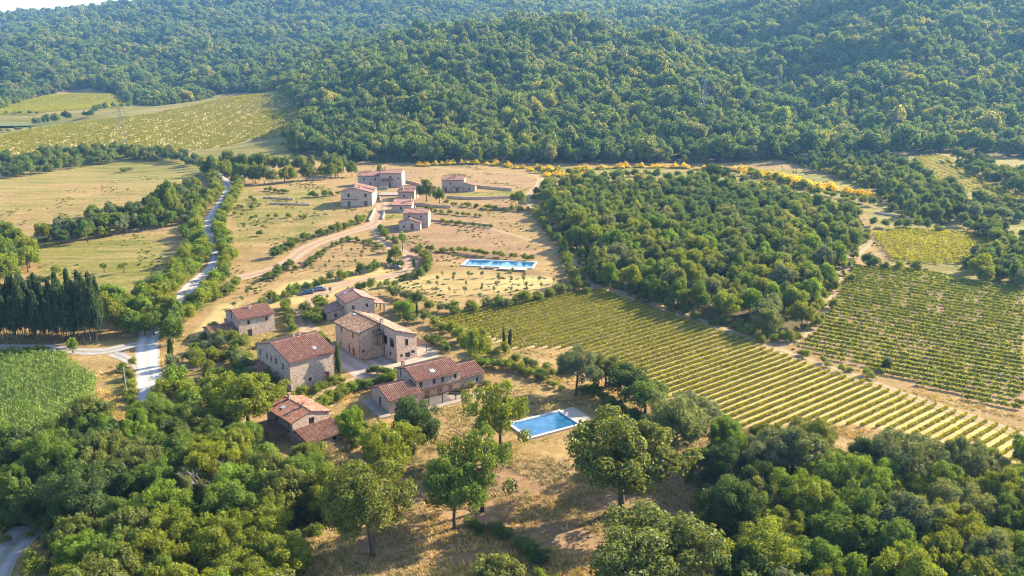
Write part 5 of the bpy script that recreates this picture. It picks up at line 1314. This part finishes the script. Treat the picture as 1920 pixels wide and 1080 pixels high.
# ---- vineyards: every row one thing (> foliage, posts)
def vine_rows(poly, dpx, spacing, label, group, dens, wid, ht, gap, tint, skip_ends=0.0, max_rows=400, seed=1, far_word='forest track', stuff=None, qs=.24):
    rg = np.random.default_rng(seed); P = np.array([q[:2] for q in poly]); a, b = at(*dpx[0]), at(*dpx[1]); t = (b - a)[:2]; t /= np.linalg.norm(t); n = np.array([-t[1], t[0]])
    pu, pv = P @ t, P @ n; rows = []
    for v in np.arange(pv.min() + spacing * .5, pv.max(), spacing):
        xs = []
        for k in range(len(P)):
            v1, v2 = pv[k], pv[(k + 1) % len(P)]
            if (v1 > v) != (v2 > v): xs.append(pu[k] + (pu[(k + 1) % len(P)] - pu[k]) * (v - v1) / (v2 - v1))
        xs.sort()
        for u0, u1 in zip(xs[::2], xs[1::2]):
            if u1 - u0 > 6: rows.append((v, u0 + rg.uniform(0, 1.5), u1 - rg.uniform(0, 1.5)))
    AV, AF, base = [], [], 0
    for ri, (v, u0, u1) in enumerate(rows):
        L = u1 - u0; m = int(L * dens); s = rg.uniform(0, L, m)
        ph = rg.uniform(0, 99); keep = (np.sin(s * .55 + ph) + np.sin(s * 1.7 + ph * 2) + np.sin(s * .13 + ph * 3) + rg.normal(0, .5, m)) > gap; s = s[keep]; m = len(s)
        if m < 8: continue
        blob = .75 + .35 * np.sin(s * 5.2 + ph) * np.sin(s * 1.1)
        off = rg.normal(0, wid * .42, m) * blob; zz = .25 + (ht - .25) * rg.beta(1.6, 1.2, m) * (.8 + .25 * blob)
        xy = t * (u0 + s)[:, None] + n * (v + off)[:, None]; C = np.c_[xy, hz(xy[:, 0], xy[:, 1]) + zz]
        nr = np.c_[n[None] * np.sign(off)[:, None] * .5, np.full(m, .9)] + rg.normal(0, .45, (m, 3)); nr /= np.linalg.norm(nr, axis=1)[:, None]
        if stuff:
            V, F = leaf_quads(C, nr, qs * rg.uniform(.7, 1.3, m), rg); AV.append(V); AF.append(F + base); base += len(V); continue
        o = np.array([*(t * u0 + n * v), 0]); o[2] = float(hz(o[0], o[1]))
        V, F = leaf_quads(C - o, nr, qs * rg.uniform(.7, 1.3, m), rg)
        root = empty('vine_row', tuple(o)); tag(root, label.format(o=ordinal(ri + 1)), 'vine row', group)
        c0 = GREEN[tint]; f = link('foliage', mesh_np('foliage', V, F, M['vine']), root); j = rnd.uniform(.9, 1.1); f.color = (c0[0] * j, c0[1] * j, c0[2], 1)
        mb = MB(); sp = np.arange(0, L, 5.5)
        for q in sp:
            p = t * (u0 + q) + n * v; z = float(hz(p[0], p[1])); dx, dy, dz = p[0] - o[0], p[1] - o[1], z - o[2]
            mb.box(dx - .05, dx + .05, dy - .05, dy + .05, dz - .3, dz + ht + .12)
        if not len(mb.v): mb.box(-.05, .05, -.05, .05, -.3, ht)
        tag(mb.build('posts', M['post'], root), kind='stuff')
    if stuff:
        o = link(stuff, mesh_np(stuff, np.concatenate(AV), np.concatenate(AF), M['vine'])); o.color = (*GREEN[tint], 1); tag(o, label, 'vineyard', kind='stuff')
    return rows
GREEN['vine gold'] = (.235, .235, .012); GREEN['vine green'] = (.165, .20, .016)
vine_rows(Z['VY1'], ((1440, 720), (1540, 682)), 2.25, 'vine row of the bright striped vineyard, {o} from its bottom right corner', 'rows of the striped vineyard', 34, .34, 1.05, -2.9, 'vine gold', seed=61, qs=.27)
vine_rows(Z['VY2'], ((1652, 582), (1877, 620)), 3.4, 'trellised row of the patchy right vineyard, {o} row counted from the forest track', 'rows of the patchy vineyard', 44, .55, 1.45, -1.15, 'vine green', seed=62, qs=.27)
vine_rows(Z['VY3'], ((1680, 455), (1800, 466)), 2.9, 'row of the small vineyard above the patchy one, {o} row counted from its near edge', 'rows of the small right vineyard', 20, .8, 1.7, -1.5, 'vine gold', seed=63, qs=.3)
vine_rows(Z['VY4'], ((1725, 305), (1870, 368)), 5.4, 'row of the far right hillside vineyard, {o} row counted from its lower edge', 'rows of the far right vineyard', 14, .6, 1.7, -1.9, 'vine gold', seed=64, qs=.34)
vine_rows(Z['VY5'], ((100, 262), (420, 210)), 7.5, 'broad patchy vineyard covering the left hill below the far woods', None, 30, .9, 2.0, -1.1, 'vine gold', seed=65, stuff='hill_vineyard', qs=.42)
vine_rows(Z['VY6'], ((60, 195), (200, 190)), 4.5, 'small green vineyard dome beside the lake', None, 9, 1.2, 1.9, -1.6, 'vine gold', seed=66, stuff='dome_vineyard', qs=.5)

# ---- masses nobody could count: woods on the hills and the maize, instanced on points
PC = {}
def proto_coll(name, meshes):
    c = bpy.data.collections.new(name)
    for i, me_ in enumerate(meshes):
        o = bpy.data.objects.new('%s_%02d' % (name, i), me_); c.objects.link(o)
    PC[name] = c; return c
def scatter(name, pts, scl, coll, npro, label, cat, seed=1):
    rg = np.random.default_rng(seed); n = len(pts)
    me_ = bpy.data.meshes.new(name); me_.vertices.add(n); me_.vertices.foreach_set('co', np.asarray(pts, np.float32).ravel())
    for an, ty, data in (('size', 'FLOAT_VECTOR', scl), ('turn', 'FLOAT_VECTOR', np.c_[rg.normal(0, .05, (n, 2)), rg.uniform(0, 6.28, n)]), ('pick', 'INT', rg.integers(0, npro, n))):
        a = me_.attributes.new(an, ty, 'POINT'); a.data.foreach_set('vector' if ty == 'FLOAT_VECTOR' else 'value', np.asarray(data, np.float32 if ty != 'INT' else np.int32).ravel())
    o = link(name, me_); tag(o, label, cat, kind='stuff')
    g_ = bpy.data.node_groups.new(name, 'GeometryNodeTree'); g_.interface.new_socket('Geometry', in_out='INPUT', socket_type='NodeSocketGeometry'); g_.interface.new_socket('Geometry', in_out='OUTPUT', socket_type='NodeSocketGeometry')
    gi, go = g_.nodes.new('NodeGroupInput'), g_.nodes.new('NodeGroupOutput'); ci = g_.nodes.new('GeometryNodeCollectionInfo'); ci.inputs['Collection'].default_value = coll; ci.inputs['Separate Children'].default_value = True; ci.inputs['Reset Children'].default_value = True
    ip = g_.nodes.new('GeometryNodeInstanceOnPoints'); ip.inputs['Pick Instance'].default_value = True
    def att(nm, ty):
        x = g_.nodes.new('GeometryNodeInputNamedAttribute'); x.data_type = ty; x.inputs['Name'].default_value = nm; return [s for s in x.outputs if s.enabled and s.name == 'Attribute'][0]
    g_.links.new(gi.outputs[0], ip.inputs['Points']); g_.links.new(ci.outputs[0], ip.inputs['Instance'])
    e = g_.nodes.new('FunctionNodeEulerToRotation'); g_.links.new(att('turn', 'FLOAT_VECTOR'), e.inputs[0]); g_.links.new(e.outputs[0], ip.inputs['Rotation'])
    g_.links.new(att('size', 'FLOAT_VECTOR'), ip.inputs['Scale']); g_.links.new(att('pick', 'INT'), ip.inputs['Instance Index']); g_.links.new(ip.outputs[0], go.inputs[0])
    md = o.modifiers.new('scatter', 'NODES'); md.node_group = g_
    return o
FARM = [crown('far_crown', 200 + i, 24, 46, .115, M['far'], .25, 2.0, (.30, .46)) for i in range(6)] + [crown('far_crown', 220, 26, 40, .115, M['far'], .2, 2.0, (.24, .36), taper=.5)]
far_c = proto_coll('far_tree', FARM)
def thin_far(x, y):
    return np.hypot(x, y)
def forest(name, poly, spacing0, label, seed, holes=(), sel=None):
    """jittered grid whose spacing grows with distance; trees no nearby camera could see are left out"""
    rg = np.random.default_rng(seed); P = np.array([q[:2] for q in poly]); lo, hi = P.min(0), P.max(0); hi[1] = min(hi[1], 2700); out = []
    y = max(lo[1], 100.0)
    while y < hi[1]:
        sp = spacing0 * (1 + max(0, y - 550) / 2600); x0, x1 = max(lo[0], -y * .78 - 60), min(hi[0], y * .78 + 60)
        if x1 > x0:
            x = np.arange(x0, x1, sp); x = x + rg.uniform(-.42, .42, len(x)) * sp; yy = y + rg.uniform(-.42, .42, len(x)) * sp
            out.append(np.c_[x, yy, np.full(len(x), sp)])
        y += sp * .92
    A = np.concatenate(out); A = A[inpoly(A[:, 0], A[:, 1], P)]
    for h_ in holes: A = A[~inpoly(A[:, 0], A[:, 1], np.array([q[:2] for q in h_]))]
    z = hz(A[:, 0], A[:, 1]); vis = np.ones(len(A), bool); tgt = z + 16
    for f in np.linspace(.2, .985, 60): vis &= CAMZ + (tgt - CAMZ) * f > hz(A[:, 0] * f, A[:, 1] * f) - 2
    pyt = project(np.array([A[:, 0], A[:, 1], z - 2]))[1]; vis &= (pyt > -90)
    A, z = A[vis], z[vis]
    if sel is not None: k = sel(A); A, z = A[k], z[k]
    gp = np.sin(A[:, 0] * .047 + np.sin(A[:, 1] * .021) * 2) * np.sin(A[:, 1] * .039 + np.sin(A[:, 0] * .017) * 2) + rg.normal(0, .35, len(A)); k = gp < .95; A, z = A[k], z[k]
    r = A[:, 2] * (.32 + .6 * rg.beta(1.4, 1.9, len(A))); big = rg.random(len(A)) < .08; r[big] *= 1.5
    hgt = (4.0 + r * 1.35) * rg.uniform(.75, 1.35, len(A))
    return scatter(name, np.c_[A[:, 0], A[:, 1], z - .2], np.c_[r, r, hgt / 2], far_c, len(FARM), label, 'wood', seed)
far_holes = [Z['VY5'], Z['VY6'], WLD['CLEAR']]
ridge = lambda A: hz(A[:, 0], A[:, 1])
forest('hill_wood', WLD['FOREST'], 8.2, 'continuous oak woodland clothing all the hills behind the hamlet', 301, far_holes)
rm = np.array(REST_MID); zz = hz(rm[:, 0], rm[:, 1]); rr_ = NP.uniform(3.9, 5.6, len(rm)); OAKF = [m_.copy() for m_ in OAKM[:5]]
for m_ in OAKF: m_.materials.clear(); m_.materials.append(M['far'])
mid_c = proto_coll('mid_tree', OAKF)
scatter('central_wood', np.c_[rm, zz - .2], np.c_[rr_, rr_, NP.uniform(4.2, 5.6, len(rm))], mid_c, len(OAKF), 'remaining dense oaks filling the back of the central wood', 'wood', 302)
sp_ = poisson(WLD['SCRUB'], 6.2, 2500, np.random.default_rng(303)); rr_ = NP.uniform(2.6, 5.0, len(sp_))
scatter('scrub_wood', np.c_[sp_, hz(sp_[:, 0], sp_[:, 1]) - .2], np.c_[rr_, rr_, rr_ * NP.uniform(.9, 1.2, len(rr_))], mid_c, len(OAKF), 'scrubby wood between the broom bank and the far right vineyard', 'wood', 304)
# undergrowth in the woods
und = [m_.copy() for m_ in BUSH[:4]]
for m_ in und: m_.materials.clear(); m_.materials.append(M['near_bush'])
und_c = proto_coll('undergrowth_bush', und)
HEF = [m_.copy() for m_ in HEDGE[:4]]
for m_ in HEF: m_.materials.clear(); m_.materials.append(M['far'])
hef_c = proto_coll('hedge_tree', HEF)
scatter('distant_hedge_trees', np.c_[REST_TREE[:, 0], REST_TREE[:, 1], hz(REST_TREE[:, 0], REST_TREE[:, 1]) - .1], np.c_[REST_TREE[:, 2], REST_TREE[:, 2], REST_TREE[:, 3] / 2], hef_c, 4, 'smaller and farther trees of the hedgerows and belts', 'hedgerow trees', 307)
eg = []
for n_, wd in (('MID', 2.6), ('SCRUB', 3.0), ('FOREST', 3.0), ('LL', 2.0), ('LR', 2.2)):
    E_ = np.array([q[:2] for q in WLD[n_]]); m_ = len(E_) if n_ != 'FOREST' else 21
    for k in range(m_ - (n_ == 'FOREST')):
        a_, b_ = E_[k], E_[(k + 1) % len(E_)]; nn = int(np.hypot(*(b_ - a_)) / (1.7 if n_ != 'FOREST' or k < 13 else 6.0)); f_ = NP.random((nn, 1)); q_ = a_ + (b_ - a_) * f_ + NP.normal(0, wd, (nn, 2)); eg.append(q_)
eg = np.concatenate(eg); er = NP.uniform(.8, 2.3, len(eg)) * (1 + np.clip((eg[:, 1] - 300) / 900, 0, .8))
scatter('wood_edge_shrubs', np.c_[eg, hz(eg[:, 0], eg[:, 1]) - .1], np.c_[er, er, er * NP.uniform(.6, 1.1, len(eg))], und_c, 4, 'ragged shrubs fringing the edges of the woods', 'shrubs', 308)
rb = np.array([q[1:5] for q in REST_BUSH])
scatter('hedge_bushes', np.c_[rb[:, 0], rb[:, 1], hz(rb[:, 0], rb[:, 1]) - .1], np.c_[rb[:, 2], rb[:, 2], rb[:, 3] / 2], und_c, 4, 'smaller and farther hedge bushes lining roads, terraces and fields', 'hedge bushes', 309)
up = np.concatenate([poisson(WLD[n], 3.4, 6000, np.random.default_rng(310)) for n in ('LL', 'LR')]); rr_ = NP.uniform(1.0, 2.0, len(up))
scatter('undergrowth', np.c_[up, hz(up[:, 0], up[:, 1]) - .1], np.c_[rr_, rr_, rr_ * .6], und_c, 4, 'low shrubs under the two foreground woods', 'undergrowth', 311)
wx, wy = NP.uniform(-260, 320, 60000), NP.uniform(200, 560, 60000)
wn = np.sin(wx * .071 + np.sin(wy * .043) * 2.2) * np.sin(wy * .062 + np.sin(wx * .037) * 2) + .5 * np.sin(wx * .21 + wy * .13) + NP.normal(0, .45, 60000)
wk = wn > .95
for q in ('MID', 'SCRUB', 'FOREST'): wk &= ~inpoly(wx, wy, np.array([v[:2] for v in WLD[q]]))
for q in ('VY1', 'VY2', 'VY3', 'VY4', 'VY5'): wk &= ~inpoly(wx, wy, np.array([v[:2] for v in Z[q]]))
for c_w, a_w, u0, u1, v0, v1 in ((pU['c'], pU['a'], -2, pU['w'] + 2, -6, pU['d'] + 2), ((-81.1, 211.1), R(38.5), -8, 12, -1, 12), ((-51.9, 225.5), R(30), -6, 15, -2, 12), ((-36.7, 188.9), R(39.2), -7.5, 20.5, -3.5, 24), ((-92, 385), 0.0, -1, 60, -2, 75), ((-52, 335), 0.0, -1, 15, -1, 20), ((-41, 424), 0.0, -1, 22, -1, 15)):
    dx, dy = wx - c_w[0], wy - c_w[1]; uu, vv = dx * math.cos(a_w) + dy * math.sin(a_w), -dx * math.sin(a_w) + dy * math.cos(a_w); wk &= ~((uu > u0) & (uu < u1) & (vv > v0) & (vv < v1))
for L_, w2 in ROADS: wk &= polydist(wx, wy, L_[::6], False) > w2 + .4
wx, wy = wx[wk], wy[wk]; ws = NP.uniform(.25, .8, len(wx))
scatter('field_weeds', np.c_[wx, wy, hz(wx, wy) - .05], np.c_[ws, ws, ws * NP.uniform(.18, .42, len(wx))], und_c, 4, 'low weeds and rank grass clumps dotting the dry fields', 'weeds', 331)
def corn_mesh(seed):
    rg = np.random.default_rng(seed); V, F = [], []
    for k in range(11):
        a = rg.uniform(0, 6.28); z = .3 + 1.7 * k / 11; l = rg.uniform(.5, .8); d = np.array([math.cos(a), math.sin(a)]); s = np.array([-d[1], d[0]]) * .065; i = len(V)
        for q, zz_, w_ in ((.02, z, 1), (l * .5, z + .32, 1.2), (l, z + .05, .2)):
            V += [(*(d * q + s * w_), zz_), (*(d * q - s * w_), zz_)]
        F += [(i, i + 1, i + 3, i + 2), (i + 2, i + 3, i + 5, i + 4)]
    i = len(V); V += [(.03, 0, 0), (-.03, 0, 0), (-.02, 0, 2.2), (.02, 0, 2.2)]; F.append((i, i + 1, i + 2, i + 3))
    return mesh_np('maize_plant', np.array(V), np.array(F), M['maize'])
corn_c = proto_coll('maize_plant', [corn_mesh(s) for s in range(4)])
P = np.array([q[:2] for q in Z['CORN']]); lo, hi = P.min(0), P.max(0); gx_, gy_ = np.meshgrid(np.arange(lo[0], hi[0], .5), np.arange(lo[1], hi[1], 1.35)); cx_ = gx_.ravel() + NP.uniform(-.15, .15, gx_.size); cy_ = gy_.ravel() + NP.uniform(-.12, .12, gx_.size)
k = inpoly(cx_, cy_, P); cx_, cy_ = cx_[k], cy_[k]; s_ = NP.uniform(.75, 1.35, len(cx_)) * (1 + .08 * np.sin(cx_ * .5) * np.sin(cy_ * .37))
scatter('maize_field', np.c_[cx_, cy_, hz(cx_, cy_)], np.c_[s_ * .95, s_ * .95, s_], corn_c, 4, 'dense bright green maize crop filling the field at the left edge', 'maize', 320)

def tuft_mesh(seed, mat):
    rg = np.random.default_rng(seed); V, F = [], []
    for k in range(16):
        a = rg.uniform(0, 6.28); l = rg.uniform(.15, .55); h_ = rg.uniform(.25, .6); x, y = rg.normal(0, .22, 2); s = (math.cos(a + 1.57) * .05, math.sin(a + 1.57) * .05); i = len(V)
        V += [(x + s[0], y + s[1], 0), (x - s[0], y - s[1], 0), (x + math.cos(a) * l, y + math.sin(a) * l, h_)]; F.append((i, i + 1, i + 2))
    return mesh_np('grass_tuft', np.array(V), np.array(F), mat)
M['tuft'] = leaf('dry_grass_blades', True, [(0, (.38, .26, .11)), (.35, (.26, .17, .065)), (.6, (.45, .33, .16)), (.85, (.17, .14, .04)), (1, (.20, .19, .05))], trans=.25)
tuft_c = proto_coll('grass_tuft', [tuft_mesh(s, M['tuft']) for s in range(5)])
tx, ty = NP.uniform(-110, 130, 90000), NP.uniform(98, 215, 90000)
tk = (hz(tx * .035 + 300, ty) > -99) & (NP.random(90000) < np.clip((215 - ty) / 90, .15, 1)) & (np.sin(tx * .31 + np.sin(ty * .23) * 2) + np.sin(ty * .41 + tx * .17) + NP.normal(0, .8, 90000) > -.2)
for q in ('LL', 'LR'): tk &= ~inpoly(tx, ty, np.array([v[:2] for v in WLD[q]]))
for q in ('VY1', 'VY2', 'CORN'): tk &= ~inpoly(tx, ty, np.array([v[:2] for v in Z[q]]))
for c_w, a_w, u0, u1, v0, v1 in ((pL['c'], pL['a'], -1.2, 20, -1.2, 9.2), ((-55.3, 174.1), R(42.5), -5, 14, -1, 20), ((-81.1, 211.1), R(38.5), -8, 12, -1, 12), ((-51.9, 225.5), R(30), -6, 15, -2, 12), ((-47.35, 147.8), R(43.7), -4, 10, -6, 13), ((-36.7, 188.9), R(39.2), -7.5, 20.5, -3.5, 24), ((-23.3, 168.65), R(34.2), -11.5, 21, -6.5, 11)):
    dx, dy = tx - c_w[0], ty - c_w[1]; uu, vv = dx * math.cos(a_w) + dy * math.sin(a_w), -dx * math.sin(a_w) + dy * math.cos(a_w); tk &= ~((uu > u0) & (uu < u1) & (vv > v0) & (vv < v1))
for L_, w2 in ROADS: tk &= polydist(tx, ty, L_[::6], False) > w2
tx, ty = tx[tk], ty[tk]; ts = NP.uniform(.6, 1.5, len(tx))
scatter('dry_grass', np.c_[tx, ty, hz(tx, ty) - .02], np.c_[ts, ts, ts * NP.uniform(.6, 1.2, len(tx))], tuft_c, 5, 'dry straw coloured grass tufts scattered over the near meadows', 'grass', 330)

# ---- labels for plants that have look-alikes
def finish_labels():
    by = {}
    for d in HAVE:
        if d['label'] is None: by.setdefault((d['place'], d['word']), []).append(d)
    for (place, word), L in by.items():
        hs = sorted(d['h'] for d in L); lo, hi = hs[len(hs) // 3], hs[2 * len(hs) // 3]; cls = {}
        pre = '' if place.split()[0] in ('in', 'along', 'beside', 'on', 'at', 'below', 'above', 'around', 'behind', 'between') else 'in '
        for d in L:
            sz = 'small' if d['h'] < lo else ('large' if d['h'] > hi else 'middling')
            if len(L) < 4: sz = ''
            cls.setdefault((sz, d['tint']), []).append(d)
        for (sz, tint), Q in cls.items():
            rows = [('', Q)]
            if len(Q) > 9:
                Q = sorted(Q, key=lambda d: -d['px'][1]); n = len(Q); rows = [('front ', Q[:n // 3]), ('middle ', Q[n // 3:2 * n // 3]), ('back ', Q[2 * n // 3:])]
            for rw, G in rows:
                G.sort(key=lambda d: d['px'][0])
                for k, d in enumerate(G):
                    lab = ' '.join(f"{sz} {tint} {word}".split()); pl_ = ' '.join(w_ for w_ in place.split() if w_ != 'the')
                    tail = '' if len(G) == 1 else f", {ordinal(k + 1)} from left"
                    d['o']['label'] = f"{lab}, {rw}row of {pl_}{tail}" if rw else f"{lab} {pre}{pl_}{tail}"
finish_labels()

# ------------------------------------------------------------------ air
HB = dict(x=(-2700, 2700), y=(-160, 3150), z=(float(GZm.min()) - 1.5, float(max(GZm.max(), 60) + 40)))
mb = MB(); mb.box(*HB['x'], *HB['y'], *HB['z'])
t = NT('thin_summer_haze'); pv = t.n('ShaderNodeVolumePrincipled'); pv.inputs['Color'].default_value = (.22, .50, 1.0, 1); pv.inputs['Density'].default_value = .000065; pv.inputs['Anisotropy'].default_value = .25
t.l(pv.outputs[0], t.out.inputs['Volume'])
o = mb.build('haze', t.m); tag(o, kind='stuff')
